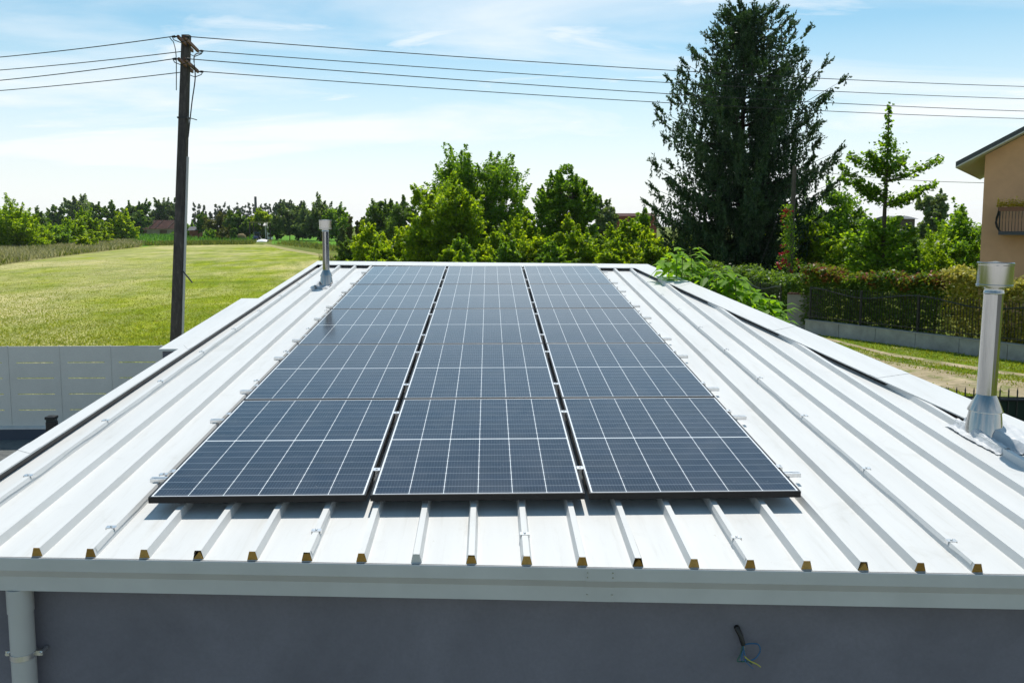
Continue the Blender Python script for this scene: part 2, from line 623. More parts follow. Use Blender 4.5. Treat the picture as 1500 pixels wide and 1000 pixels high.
def cell_mat():
    t = NT('solar cells under glass')
    co = t.n('ShaderNodeTexCoord')
    sp = t.n('ShaderNodeSeparateXYZ')
    t.l(co.outputs['Object'], sp.inputs[0])
    x, y = sp.outputs[0], sp.outputs[1]
    mx = .0185
    pit = (PW - 2 * mx) / 6
    # white gaps between the six columns
    fx = t.math('DIVIDE', t.math('SUBTRACT', x, mx), pit)
    dx = t.math('MULTIPLY', t.math('ABSOLUTE', t.math('SUBTRACT', fx, t.math('ROUND', fx))), pit)
    col_line = t.math('LESS_THAN', dx, .0016)
    # the wide gap half way, and the margins all round
    dm = t.math('ABSOLUTE', t.math('SUBTRACT', y, PL / 2))
    mid = t.math('LESS_THAN', dm, .0048)
    edge_x = t.math('GREATER_THAN', t.math('ABSOLUTE', t.math('SUBTRACT', x, PW / 2)), PW / 2 - mx + .001)
    edge_y = t.math('GREATER_THAN', dm, PL / 2 - .0185)
    # nine rows in each half
    h = (PL / 2 - .0185 - .006) / 9
    fy = t.math('DIVIDE', t.math('SUBTRACT', dm, .006), h)
    dy = t.math('MULTIPLY', t.math('ABSOLUTE', t.math('SUBTRACT', fy, t.math('ROUND', fy))), h)
    row_line = t.math('LESS_THAN', dy, .0014)
    # fine busbars
    fb = t.math('MULTIPLY', fx, 11.0)
    db = t.math('ABSOLUTE', t.math('SUBTRACT', fb, t.math('FLOOR', fb)))
    db = t.math('ABSOLUTE', t.math('SUBTRACT', db, .5))
    bus = t.math('LESS_THAN', db, .030)
    # solder pads on each busbar
    fp = t.math('MULTIPLY', fy, 4.0)
    dp = t.math('ABSOLUTE', t.math('SUBTRACT', t.math('SUBTRACT', fp, t.math('FLOOR', fp)), .5))
    pad = t.math('MULTIPLY', t.math('LESS_THAN', dp, .08), t.math('LESS_THAN', db, .075))
    # cut corners where cells meet
    corner = t.math('LESS_THAN', t.math('ADD', dx, dy), .0058)
    cellid = t.n('ShaderNodeCombineXYZ')
    t.l(t.math('FLOOR', fx), cellid.inputs[0])
    t.l(t.math('FLOOR', t.math('DIVIDE', y, h)), cellid.inputs[1])
    oi = t.n('ShaderNodeObjectInfo')
    t.l(t.math('MULTIPLY', oi.outputs['Random'], 50), cellid.inputs[2])
    wn = t.n('ShaderNodeTexWhiteNoise')
    t.l(cellid.outputs[0], wn.inputs[0])
    c = t.ramp(wn.outputs[0], [(0, (.0045, .0078, .019)), (1, (.007, .012, .028))])
    c = t.mix(t.math('MULTIPLY', bus, .55), c, (.10, .115, .14))
    c = t.mix(t.math('MULTIPLY', pad, .5), c, (.2, .21, .23))
    c = t.mix(t.math('MULTIPLY', row_line, .8), c, (.33, .36, .40))
    white = t.math('MAXIMUM', t.math('MAXIMUM', col_line, mid), t.math('MAXIMUM', t.math('MAXIMUM', edge_x, edge_y), corner))
    c = t.mix(white, c, (.74, .76, .78))
    vv = t.n('ShaderNodeVectorMath', operation='ADD')
    t.l(co.outputs['Object'], vv.inputs[0])
    cx_ = t.n('ShaderNodeCombineXYZ')
    t.l(t.math('MULTIPLY', oi.outputs['Random'], 37.0), cx_.inputs[0])
    t.l(t.math('MULTIPLY', oi.outputs['Random'], 91.0), cx_.inputs[1])
    t.l(cx_.outputs[0], vv.inputs[1])
    dust = t.noise(3.2, 8, .72, vv.outputs[0], .6)
    spk = t.ramp(t.noise(55, 2, .5, vv.outputs[0]), [(.735, (0, 0, 0)), (.76, (1, 1, 1))])
    c = t.mix(t.math('MULTIPLY', t.ramp(dust, [(.4, (0, 0, 0)), (.8, (1, 1, 1))]), .05), c, (.5, .48, .45))
    c = t.mix(t.math('MULTIPLY', spk, .30), c, (.55, .53, .5))
    # a little dirt gathers along the lower edge
    low = t.math('SUBTRACT', 1.0, t.math('DIVIDE', y, .05), clamp=True)
    c = t.mix(t.math('MULTIPLY', t.math('MULTIPLY', low, dust), .25), c, (.42, .40, .38))
    t.set(c, .45, 0, .06, 1.0, t.math('MULTIPLY_ADD', dust, .14, .04))
    t.p.inputs['Coat IOR'].default_value = 1.36
    return t.m


M['cells'] = cell_mat()


def ground_mat(name, stops, sc=.25, fine=6.0, fine_amt=.5, dry=None, stretch=(1, 1, 1), bump=.5, tuft=None, bands=False):
    t = NT(name)
    v = t.coord(scale=stretch)
    big = t.noise(sc, 6, .62, v, .3)
    c = t.ramp(big, stops)
    f = t.noise(fine, 5, .7, t.coord())
    f2 = t.noise(fine * .22, 4, .65, t.coord())
    dk = t.mix(1.0, c, t.ramp(f, [(.3, (.52, .54, .5)), (.68, (1.2, 1.2, 1.1))]), 'MULTIPLY')
    c = t.mix(fine_amt, c, dk)
    c = t.mix(.45, c, t.mix(1.0, c, t.ramp(f2, [(.35, (.6, .66, .6)), (.65, (1.15, 1.15, 1.1))]), 'MULTIPLY'))
    if dry:
        dn = t.noise(dry[0], 5, .6, t.coord(scale=dry[1]), .5)
        dm = t.ramp(dn, [(dry[2], (0, 0, 0)), (dry[3], (1, 1, 1))])
        dm = t.math('MULTIPLY', dm, t.math('MULTIPLY_ADD', f, 1.3, .15, clamp=True))
        c = t.mix(t.math('MULTIPLY', dm, dry[5]), c, dry[4])
    if bands:
        so = t.n('ShaderNodeTexCoord')
        sx = t.n('ShaderNodeSeparateXYZ')
        t.l(so.outputs['Object'], sx.inputs[0])
        acr = t.math('ADD', t.math('MULTIPLY', sx.outputs[0], .97), t.math('MULTIPLY', sx.outputs[1], .24))
        alo = t.math('SUBTRACT', t.math('MULTIPLY', sx.outputs[1], .97), t.math('MULTIPLY', sx.outputs[0], .24))
        cv = t.n('ShaderNodeCombineXYZ')
        t.l(acr, cv.inputs[0])
        t.l(t.math('MULTIPLY', alo, .10), cv.inputs[1])
        bn = t.noise(.75, 5, .6, cv.outputs[0], .2)
        c = t.mix(.8, c, t.mix(1.0, c, t.ramp(bn, [(.36, (.74, .80, .72)), (.64, (1.22, 1.16, 1.2))]), 'MULTIPLY'))
        # drier, paler swaths towards the hedgerow side
        lf = t.math('MULTIPLY', t.math('SUBTRACT', -1.5, acr), .09, clamp=True)
        dm2 = t.ramp(t.math('ADD', t.noise(.16, 5, .65, t.coord(scale=(1, .5, 1)), .4), t.math('MULTIPLY', lf, .16)), [(.50, (0, 0, 0)), (.66, (1, 1, 1))])
        c = t.mix(t.math('MULTIPLY', t.math('MULTIPLY', dm2, t.math('MULTIPLY_ADD', f2, 1.0, .25, clamp=True)), .55), c, (.47, .42, .22))
    if tuft:
        tn = t.noise(tuft[0], 6, .72, t.coord(), .8)
        c = t.mix(t.math('MULTIPLY', t.ramp(tn, [(tuft[1], (0, 0, 0)), (tuft[2], (1, 1, 1))]), tuft[4]), c, tuft[3])
        tn = t.noise(tuft[0] * 4.1, 5, .75, t.coord(), .5)
        c = t.mix(t.math('MULTIPLY', t.ramp(tn, [(.55, (0, 0, 0)), (.64, (1, 1, 1))]), .65), c, (.19, .145, .055))
    t.set(c, .95, 0, .1)
    t.bump(f, bump, .08)
    return t.m


M['meadow'] = ground_mat('meadow', [(.3, (.085, .125, .018)), (.55, (.15, .18, .028)), (.75, (.23, .23, .06))], .12)
M['lawn'] = ground_mat('mown lawn', [(.3, (.145, .21, .006)), (.52, (.255, .315, .008)), (.74, (.36, .39, .016))], .12, 5.0, .7,
                       (.075, (1.1, .45, 1), .47, .62, (.54, .47, .22), .9), tuft=(.42, .52, .66, (.10, .14, .006), .6), bands=True)
M['crop'] = ground_mat('crop field', [(.3, (.07, .20, .012)), (.7, (.15, .32, .02))], .5, 2.0, .5, None, (1, .2, 1))
M['track'] = ground_mat('dirt track', [(.3, (.30, .235, .15)), (.7, (.50, .41, .29))], .8, 8.0, .5, (1.1, (1, 1, 1), .50, .60, (.13, .17, .025), .9))
M['verge_grass'] = ground_mat('track side grass', [(.3, (.08, .15, .010)), (.7, (.20, .27, .018))], .6, 8, .6, (.7, (1, 1, 1), .52, .66, (.36, .30, .17), .8))
M['haysoil'] = ground_mat('dry meadow', [(.3, (.20, .185, .07)), (.7, (.36, .32, .15))], .15, 2.0)
M['path'] = ground_mat('farm path', [(.3, (.26, .24, .09)), (.7, (.42, .37, .18))], .4, 3)
M['paving'] = ground_mat('grey paving', [(.3, (.13, .135, .14)), (.7, (.18, .185, .19))], .7, 20, .4, None, (1, 1, 1), .15)

# ------------------------------------------------------------------ the setting
def sheet(name, pts, z, mat, n=1):
    me = bpy.data.meshes.new(name)
    me.from_pydata([(x, y, z) for x, y in pts], [], [tuple(range(len(pts)))])
    me.update()
    if me.polygons[0].normal.z < 0:
        me.flip_normals()
    return tag(link(name, me, mat), kind='structure')


sheet('ground', [(-1400, -60), (1400, -60), (1400, 2500), (-1400, 2500)], 0.0, M['meadow'])


def g2(px, py):
    d = ray(px, py)
    t = -CAM_H / d.z
    return (d.x * t, d.y * t)


lawn_pts = [(-3.0, 18.6), (-20, 18.9), (-45, 19.2), (-47, 60), g2(0, 389), g2(90, 376), g2(205, 362), g2(245, 358), g2(372, 357.5), g2(392, 360), g2(440, 369), (-20, 112), (-8, 90), (2, 60), (4, 18.6)]
sheet('lawn', lawn_pts, .012, M['lawn'])
sheet('crop_field', [g2(205, 362), g2(372, 357), g2(376, 345), g2(330, 342), g2(60, 342), g2(150, 353)], .008, M['crop'])
sheet('field', [g2(398, 357), g2(487, 364), g2(560, 345), g2(400, 345)], .009, M['crop'])
sheet('path', [g2(384, 358), g2(389, 357), g2(425, 364), g2(470, 372), g2(520, 381), g2(509, 384), g2(455, 373), g2(415, 366)], .016, M['path'])
sheet('pavement', [(-30, -3), (14, -3), (11.2, 13.5), (4, 14.5), (2, 18.3), (-30, 18.3)], .010, M['paving'])
sheet('roadside', [(10.6, 13), (40, 13), (40, 27.9), (17.4, 28.3), (12.9, 38), (12.0, 60), (6, 60), (4, 17)], .007, M['verge_grass'])
RUT1 = [g2(1600, 562), g2(1450, 541), g2(1300, 517), g2(1215, 496), (12.9, 40), (12.0, 58), (11.7, 58), (12.5, 40), g2(1210, 498), g2(1300, 521), g2(1450, 546), g2(1600, 567)]
RUT2 = [g2(1800, 595), g2(1560, 569), g2(1450, 553), g2(1300, 529), g2(1200, 501), (11.9, 40), (11.0, 58), (9.4, 58), (10.6, 40), g2(1180, 515), g2(1300, 553), g2(1450, 583), g2(1560, 601), g2(1800, 634)]
sheet('dirt_road', RUT2, .015, M['track'])
sheet('wheel_rut', RUT1, .016, M['track'])

# ------------------------------------------------------------------ the building with the white roof
bl = thing('building', 'low dark grey building under a white ribbed metal roof carrying solar panels', 'building', (0, 8.5, 0))


def vg(u):          # gutter line
    return -.487 - .0594 * u


WP = -.10           # height of the flat pan below the glass of the panels
RIB = [-.35 + .2562 * k for k in range(-2, 23)]


def vmax(u):
    return min(9.52 - .085 * u, (5.50 - u) / .14)


RH = .042
prof = [(-1.09, WP)]
for u in RIB:
    if u > 5.4:
        break
    prof += [(u - .0255, WP), (u - .0145, WP + RH), (u + .0145, WP + RH), (u + .0255, WP)]
prof += [(5.50, WP)]
mb = MB()
NV = 14
for (u0, w0), (u1, w1) in zip(prof[:-1], prof[1:]):
    a0, a1, b0, b1 = vg(u0) + .009, vg(u1) + .009, vmax(u0), vmax(u1)
    if b0 <= a0 or b1 <= a1:
        continue
    if max(w0, w1) > WP:
        if w0 != w1:      # the flat strip in front of the cut rib end
            uu0, uu1 = (u0, u1 + .029) if w0 == WP else (None, None)
            if uu0 is not None:
                mb.add([rp(u0, a0, WP), rp(u0 + .051, a1, WP), rp(u0 + .051, a1 + .012, WP), rp(u0, a0 + .012, WP)], [(0, 1, 2, 3)])
        a0, a1 = a0 + .012, a1 + .012
    for k in range(NV):
        t0, t1 = k / NV, (k + 1) / NV
        mb.add([rp(u0, a0 + (b0 - a0) * t0, w0), rp(u1, a1 + (b1 - a1) * t0, w1), rp(u1, a1 + (b1 - a1) * t1, w1), rp(u0, a0 + (b0 - a0) * t1, w0)], [(0, 1, 2, 3)])
roof = mb.build('roof', M['roof'], bl)
def foam_mat():
    t = NT('rib foam filler')
    oi = t.n('ShaderNodeObjectInfo')
    nz = t.noise(60, 4, .7, t.coord())
    c = t.ramp(oi.outputs['Random'], [(0, (.30, .16, .035)), (.5, (.50, .28, .07)), (1, (.58, .36, .12))])
    c = t.mix(t.math('MULTIPLY', nz, .55), c, (.16, .085, .025))
    t.set(c, .95, 0, .1)
    t.bump(nz, .7, .006)
    return t.m


M['foam'] = foam_mat()
for i, u in enumerate(RIB):
    if u > 4.6 or u < -.95:
        continue
    f = MB()
    v0 = vg(u) + .0195 + random.uniform(-.001, .001)
    hh = RH - .0012 - random.choice((0, 0, .002, .005)) if i not in (5, 13, 17) else .034
    q = [(-.0247, .001), (.0247, .001), (.0138, hh), (-.0138, hh)] if i not in (5, 13, 17) else [(-.022, .001), (.0247, .001), (.008, hh), (.003, hh)]
    f.add([rp(u + a, v0, WP + b) for a, b in q] + [rp(u + a, v0 + .04, WP + b) for a, b in q], [(0, 1, 2, 3), (7, 6, 5, 4), (0, 4, 5, 1), (1, 5, 6, 2), (2, 6, 7, 3), (3, 7, 4, 0)])
    if i == 9:                      # this rib was folded shut instead of plugged
        f.build('end_cap', M['roof'], roof)
    else:
        f.build('foam_filler', M['foam'], roof)
    if i in (5, 13, 17):            # the sheet has torn open beside these ribs; black paints the shade inside
        sg = -1 if u < 1.9 else 1
        tn = MB()
        n = 8
        P = []
        for k in range(n + 1):
            t = k / n
            v_ = v0 + .002 + .26 * t
            ww = .010 * (1 - t) ** .8 + .0008
            a_, b_ = RH * .93, RH * .93 - ww * 1.6
            P += [rp(u + sg * (.0255 - .011 * a_ / RH + .0012), v_, WP + a_), rp(u + sg * (.0255 - .011 * b_ / RH + .0012), v_, WP + b_)]
        tn.add(P, [(2 * k, 2 * k + 2, 2 * k + 3, 2 * k + 1) for k in range(n)])
        tn.build('torn_slit_shade', M['black'], roof)
# free edge of the overlapping sheet on every fourth rib
for u in (-.8624, .1624 - .2562, .9310, 1.9558, 2.9806, 4.0054):
    sg = 1 if u < 1.5 else -1
    lp = MB()
    n = 120
    P = []
    r_ = random.Random(int(u * 100) + 999)
    ph = r_.uniform(0, 6)
    v0, v1 = vg(u) + .04, min(vmax(u), 9.0)
    for k in range(n + 1):
        v_ = v0 + (v1 - v0) * k / n
        h0 = RH * .55 + .006 * math.sin(v_ * 7 + ph) * math.sin(v_ * 2.3) + r_.uniform(-.0012, .0012)
        gap = .0022 + .0022 * abs(math.sin(v_ * 3.1 + ph))
        x0 = .0145 + .011 * (1 - h0 / RH)
        P += [rp(u + sg * .0147, v_, WP + RH + .0006), rp(u + sg * (x0 + gap), v_, WP + h0)]
    lp.add(P, [(2 * k, 2 * k + 2, 2 * k + 3, 2 * k + 1) for k in range(n)])
    lp.build('sheet_lap', M['roof'], roof)
# saddle clips along the lapped ribs
for u in (-.863, -.094, .931, 1.956, 2.981, 4.006):
    for v in (-.40, .46, 1.46, 2.46, 3.46, 4.46, 5.46, 6.46, 7.46, 8.3):
        if 0 <= u < 3.5 and v > 0:
            continue
        if v < vg(u) + .15 and u < -.5:
            continue
        vv = v - (.08 * max(u, 0) / 1.0 if v < 0 else 0) * .6
        if v < 0 and not (-.2 < u < 4.2):
            continue
        if v < 0:
            vv = vg(u) + .25
        c = MB()
        fn = lambda x, y, z: rp(u + x, vv + y, WP + z)
        c.box(-.020, -.014, .0422, .020, .014, .0452, fn)
        c.box(-.024, -.014, .026, -.0205, .014, .0452, fn)
        c.box(.0205, -.014, .026, .024, .014, .0452, fn)
        p = rp(u, vv, WP + .0452)
        c.lathe([(.006, 0), (.006, .006), (.0005, .007)], 8, p)
        c.build('saddle_clip', M['alu'], roof)

# flashing all round
OUT = [(-1.14, -.365), (-1.035, 9.70), (4.335, 9.24), (5.735, -.77)]
INN = [(-1.035, -.37), (-.955, 9.30), (4.065, 8.83), (5.385, -.75)]
WC = -.044
fl = MB()


def lerp2(a, b, t):
    return (a[0] + (b[0] - a[0]) * t, a[1] + (b[1] - a[1]) * t)


for i in range(3):
    n = 10
    for k in range(n):
        t0, t1 = k / n, (k + 1) / n
        o0, o1, i0, i1 = lerp2(OUT[i], OUT[i + 1], t0), lerp2(OUT[i], OUT[i + 1], t1), lerp2(INN[i], INN[i + 1], t0), lerp2(INN[i], INN[i + 1], t1)
        fl.add([rp(*o0, WC), rp(*i0, WC - .004), rp(*i1, WC - .004), rp(*o1, WC)], [(0, 1, 2, 3)])
        fl.add([rp(*i0, WC - .004), rp(*i0, WC - .013), rp(*i1, WC - .013), rp(*i1, WC - .004)], [(0, 1, 2, 3)])
        fl.add([rp(*o1, WC), rp(*o1, WC - .26), rp(*o0, WC - .26), rp(*o0, WC)], [(0, 1, 2, 3)])
fl.build('edge_flashing', M['roof'], bl)
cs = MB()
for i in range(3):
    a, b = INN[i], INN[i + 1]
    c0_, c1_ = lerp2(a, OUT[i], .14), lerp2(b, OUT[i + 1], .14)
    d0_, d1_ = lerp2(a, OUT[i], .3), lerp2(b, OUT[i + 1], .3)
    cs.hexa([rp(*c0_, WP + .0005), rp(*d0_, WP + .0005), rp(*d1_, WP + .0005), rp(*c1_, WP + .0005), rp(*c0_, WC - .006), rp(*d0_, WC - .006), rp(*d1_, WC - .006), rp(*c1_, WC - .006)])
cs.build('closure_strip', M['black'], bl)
for (i, ts) in ((0, (.12, .40, .67, .9)), (2, (.18, .47, .66))):
    for t in ts:
        s_ = MB()
        a, b = lerp2(OUT[i], OUT[i + 1], t), lerp2(INN[i], INN[i + 1], t)
        a2, b2 = lerp2(OUT[i], OUT[i + 1], t + .012), lerp2(INN[i], INN[i + 1], t + .012)
        P = [rp(*a, WC + .0005), rp(*b, WC - .0035), rp(*b2, WC - .0035), rp(*a2, WC + .0005)]
        s_.hexa(P + [p + RZ * .002 for p in P])
        s_.build('lap_joint', M['roof'], bl)

# walls
WF = [(-1.07, vg(-1.07) + .15), (5.60, vg(5.6) + .15), (4.28, 9.17), (-1.0, 9.62)]
wl_ = MB()
pts = []
for u, v in WF:
    p = rp(u, v, -.15)
    pts.append(p)
bot = [(p.x, p.y, -.1) for p in pts]
wl_.hexa(bot + pts)
wl_.build('wall', M['wall'], bl)
# short thicker stretch of wall on the left side with its own white cap
bw = MB()
fn = lambda u, v, w: rp(u, v, w)
q = [rp(-1.262, 3.56, -.07), rp(-1.125, 3.56, -.07), rp(-1.10, 6.18, -.07), rp(-1.262, 6.18, -.07)]
bw.hexa([(p.x, p.y, -.1) for p in q] + q)
bw.build('side_pier', M['wall'], bl)
bc = MB()
bc.box(-1.285, 3.53, -.0695, -1.06, 6.21, -.0475, fn)
bc.build('pier_cap', M['roof'], bl)

# gutter: stepped fascia with a trough behind
sec = [(.0, -.012), (.0, 0), (-.012, .0), (-.012, -.004), (-.0035, -.006), (-.0035, -.060), (-.030, -.100), (-.030, -.172), (.02, -.176), (.10, -.176), (.115, -.05), (.118, -.052), (.104, -.179), (.02, -.179), (-.033, -.175), (-.033, -.0985), (-.0065, -.0585), (-.0065, -.002)]
SEC = [(.010, .000), (.000, .0015), (-.002, -.004), (-.002, -.060), (.024, -.100), (.024, -.170), (.10, -.176), (.118, -.05), (.114, -.05), (.097, -.172), (.028, -.166), (.028, -.098), (.004, -.058), (.004, -.006)]
ga, gb = -1.16, 5.78
gt = MB()
NG = 24
ring = []
for k in range(NG + 1):
    u = ga + (gb - ga) * k / NG
    base = rp(u, vg(u), -.1015)
    ring.append([Vector((base.x, base.y + d, base.z + z)) for d, z in SEC])
ns = len(SEC)
gt.add([p for r in ring for p in r], [(k * ns + j, (k + 1) * ns + j, (k + 1) * ns + (j + 1) % ns, k * ns + (j + 1) % ns) for k in range(NG) for j in range(ns)] + [tuple(range(ns)), tuple(NG * ns + j for j in range(ns))[::-1]])
gut = gt.build('gutter', M['gutter'], bl)


def on_gutter(u, d, z):
    b = rp(u, vg(u), -.1015)
    return Vector((b.x, b.y + d, b.z + z))


jp = MB()
for (d0, z0), (d1, z1) in (((-.0035, -.002), (-.0035, -.0605)), ((-.0035, -.0605), (.0225, -.1005)), ((.0225, -.1005), (.0225, -.170))):
    jp.hexa([on_gutter(2.225, d0 + .001, z0), on_gutter(2.36, d0 + .001, z0), on_gutter(2.36, d1 + .001, z1), on_gutter(2.225, d1 + .001, z1),
             on_gutter(2.225, d0, z0), on_gutter(2.36, d0, z0), on_gutter(2.36, d1, z1), on_gutter(2.225, d1, z1)])
jp.build('joint_plate', M['gutter'], gut)
for u, z in ((2.235, -.02), (2.235, -.042), (2.35, -.02), (2.35, -.042), (2.235, -.135), (2.35, -.135)):
    r_ = MB()
    c = on_gutter(u, -.0035 if z > -.06 else .0225, z)
    r_.tube([c + Vector((0, .001, 0)), c - Vector((0, .0025, 0))], .0035, 8)
    r_.build('rivet', M['lead'], gut)

# downpipe at the left
dp = at(31, 900, rp(-.45, 0).y + vg(-.45) + .085)
px_, py_ = dp.x, dp.y
d_ = MB()
d_.tube([(px_, py_, rp(-.45, vg(-.45), -.30).z + .0), (px_, py_, 1.2), (px_, py_, .0)], .055, 28)
dpo = d_.build('downpipe', M['pipe_paint'], bl, True)
d_ = MB()
ztop = on_gutter(-.45, .05, -.172).z
d_.tube([(px_, py_, ztop), (px_, py_, ztop - .12)], .0585, 28)
d_.build('outlet_sleeve', M['pipe_paint'], dpo, True)
d_ = MB()
zb = at(31, 957, py_).z
d_.tube([(px_, py_, zb + .013), (px_, py_, zb - .013)], .0595, 28)
d_.bar((px_ + .055, py_ + .01, zb), (px_ + .088, py_ + .01, zb), .012, .024)
d_.bar((px_ - .055, py_ + .01, zb), (px_ - .088, py_ + .01, zb), .012, .024)
d_.tube([(px_ + .078, py_ - .006, zb), (px_ + .078, py_ + .07, zb)], .008, 10)
d_.tube([(px_ - .078, py_ - .006, zb), (px_ - .078, py_ + .07, zb)], .008, 10)
d_.build('pipe_clamp', M['alu'], dpo, True)


# steel flues
def flue(u, v, k, lean, has_apron):
    b = rp(u, v, WP)
    root = bpy.data.objects.new('flue', None)
    col.objects.link(root)
    root.parent = bl
    root.location = b - bl.location
    root.rotation_euler = (0, lean, 0)
    root.scale = (.92, .92, 1)
    root['local_parts'] = 1
    H = 1.165 * k
    p_ = MB()
    p_.lathe([(.066 * k, .20 * k), (.066 * k, .945 * k), (.0685 * k, .948 * k), (.0685 * k, .962 * k), (.066 * k, .965 * k), (.066 * k, .985 * k), (.069 * k, .988 * k), (.069 * k, 1.0 * k), (.062 * k, 1.0 * k), (.062 * k, 1.06 * k)], 40)
    p_.build('pipe', M['steel'], root, True)
    c = MB()
    c.lathe([(.064 * k, .996 * k), (.116 * k, .998 * k), (.1225 * k, 1.000 * k), (.1225 * k, 1.012 * k), (.119 * k, 1.016 * k), (.119 * k, 1.140 * k), (.1225 * k, 1.144 * k), (.1225 * k, 1.156 * k), (.119 * k, 1.160 * k), (.116 * k, 1.158 * k), (.03 * k, 1.166 * k), (.001, 1.167 * k)], 48)
    c.build('cowl', M['steel'], root, True)
    s = MB()
    s.lathe([(.067 * k, .275 * k), (.070 * k, .268 * k), (.118 * k, .170 * k), (.119 * k, .162 * k), (.110 * k, .165 * k), (.066 * k, .255 * k)], 40)
    s.build('storm_collar', M['steel'], root, True)
    f = MB()
    f.lathe([(.100 * k, .195 * k), (.102 * k, .19 * k), (.130 * k, .02 * k), (.136 * k, .0), (.14 * k, -.03 * k)], 40)
    f.build('base_cone', M['steel'], root, True)
    # apron of crinkled sheet
    n = 40
    a = MB()
    P = []
    for j in range(n + 1):
        for i in range(n + 1):
            x = (i / n - .5) * .40 * k + .01
            y = (j / n - .70) * .62 * k
            x += (.10 * k * (-y / k - .1) if y < -.1 * k else 0)
            r = math.hypot(x, y)
            uu, vv_ = u + x, v + y
            d_rib = min(abs(uu - q_) for q_ in RIB)
            z = .007 + (RH - .002) * max(0, min(1, 1.0 - (d_rib - .016) / .022))
            edge_u = 5.28 - .137 * vv_
            z = max(z, .007 + .055 * max(0, min(1, (uu - edge_u + .035) / .03)))
            z += .0035 * math.sin(x * 70 + y * 23) * math.sin(y * 47 - x * 19) + random.uniform(-.0012, .0012) + .003
            z += max(0, .16 - r / k) * .25
            x += random.uniform(-.004, .004)
            P.append((x, y, z + y * math.tan(SLOPE)))
    a.add(P, [(j * (n + 1) + i, j * (n + 1) + i + 1, (j + 1) * (n + 1) + i + 1, (j + 1) * (n + 1) + i) for j in range(n) for i in range(n)])
    a.build('apron', M['membrane'], root, True)
    return root


flue(5.12, 1.16, 1.0, rad(1.0), True)['label'] = 'larger steel flue on the right side of the roof'
flue(-.49, 7.55, .78, rad(.3), False)['label'] = 'smaller steel flue at the rear left of the roof'

# ------------------------------------------------------------------ loose cable stub on the wall
wy = lambda u: rp(u, vg(u) + .125, -.15).y
cpt = at(1079, 918, wy(3.0))
yw = RO.y + (vg(cpt.x - RO.x) + .15) * math.cos(SLOPE) + .15 * math.sin(SLOPE)
cpt = at(1079, 918, yw)
cb = thing('cable_stub', 'black conduit stub with loose blue and yellow wires hanging from dark wall', 'cable', cpt)
c_ = MB()
c_.tube([cpt + Vector((0, .03, .004)), cpt + Vector((0, -.012, .0)), cpt + Vector((.012, -.03, -.03)), cpt + Vector((.024, -.034, -.072))], [.013, .013, .012, .011], 12)
c_.build('conduit', M['black'], cb, True)
e = cpt + Vector((.024, -.034, -.072))


def curl(pts, r, mat, nm='wire'):
    P = [Vector(p) for p in pts]
    Q = []
    for i in range(len(P) - 1):
        p0, p1, p2, p3 = P[max(i - 1, 0)], P[i], P[i + 1], P[min(i + 2, len(P) - 1)]
        for k in range(6):
            t = k / 6
            Q.append(.5 * ((2 * p1) + (p2 - p0) * t + (2 * p0 - 5 * p1 + 4 * p2 - p3) * t * t + (3 * p1 - p0 - 3 * p2 + p3) * t ** 3))
    Q.append(P[-1])
    b = MB()
    b.tube(Q, r, 6)
    return b


o3 = lambda x, y, z: e + Vector((x, y, z))
curl([o3(0, 0, 0), o3(.03, -.01, .012), o3(.065, -.02, .012), o3(.075, -.02, -.02), o3(.055, -.02, -.055), o3(.02, -.015, -.075)], .0036, 0).build('wire', M['blue_wire'], cb)
curl([o3(0, 0, 0), o3(.004, -.01, -.04), o3(.012, -.012, -.065), o3(-.004, -.012, -.075), o3(-.012, -.01, -.05), o3(.0, -.01, -.02)], .0036, 0).build('wire', M['blue_wire'], cb)
curl([o3(-.004, 0, 0), o3(-.014, -.008, -.04), o3(-.03, -.012, -.07), o3(-.016, -.014, -.075), o3(.02, -.014, -.074), o3(.04, -.014, -.088)], .0034, 0).build('wire', M['green_wire'], cb)
curl([o3(.004, 0, -.01), o3(.006, -.012, -.05), o3(.03, -.02, -.07), o3(.06, -.02, -.085), o3(.08, -.02, -.10)], .0028, 0).build('wire', M['yellow_wire'], cb)
curl([o3(.0, 0, -.01), o3(-.004, -.012, -.055), o3(.02, -.02, -.085), o3(.045, -.02, -.108)], .0024, 0).build('wire', M['blue_wire'], cb)

# ------------------------------------------------------------------ solar panels, rails
GAPU, PITV = .0222, 1.7497


def make_panel():
    root = thing('solar_panel', '', 'solar panel', (0, 0, 0), 'solar panels on the roof', True)
    fr = MB()
    t, h = .011, .035
    fr.box(0, 0, -h, PW, t, 0)
    fr.box(0, PL - t, -h, PW, PL, 0)
    fr.box(0, t, -h, t, PL - t, 0)
    fr.box(PW - t, t, -h, PW, PL - t, 0)
    fr.build('frame', M['frame'], root, False, .0012)
    gl = MB()
    gl.box(t - .001, t - .001, -.0075, PW - t + .001, PL - t + .001, -.0015)
    gl.build('laminate', M['cells'], root)
    return root


def copy_tree(o, parent=None):
    c = o.copy()
    col.objects.link(c)
    if parent is not None:
        c.parent = parent
    for ch in [x for x in o.children]:
        copy_tree(ch, c)
    return c


proto = make_panel()
rows = ['front row along the gutter', 'second row from the gutter', 'middle row', 'fourth row from the gutter', 'rear row by the roof top']
cols = ['left', 'centre', 'right']
for r in range(5):
    for c in range(3):
        o = proto if r == c == 0 else copy_tree(proto)
        o.location = rp(c * (PW + GAPU), r * PITV, random.uniform(-.001, .001))
        o.rotation_euler = (SLOPE, 0, 0)
        o['label'] = f'dark blue solar panel, {cols[c]} one of the {rows[r]}'
        if (r, c) == (2, 0):
            o['label'] = 'dark blue solar panel in middle row mirroring the rear steel flue, left column'

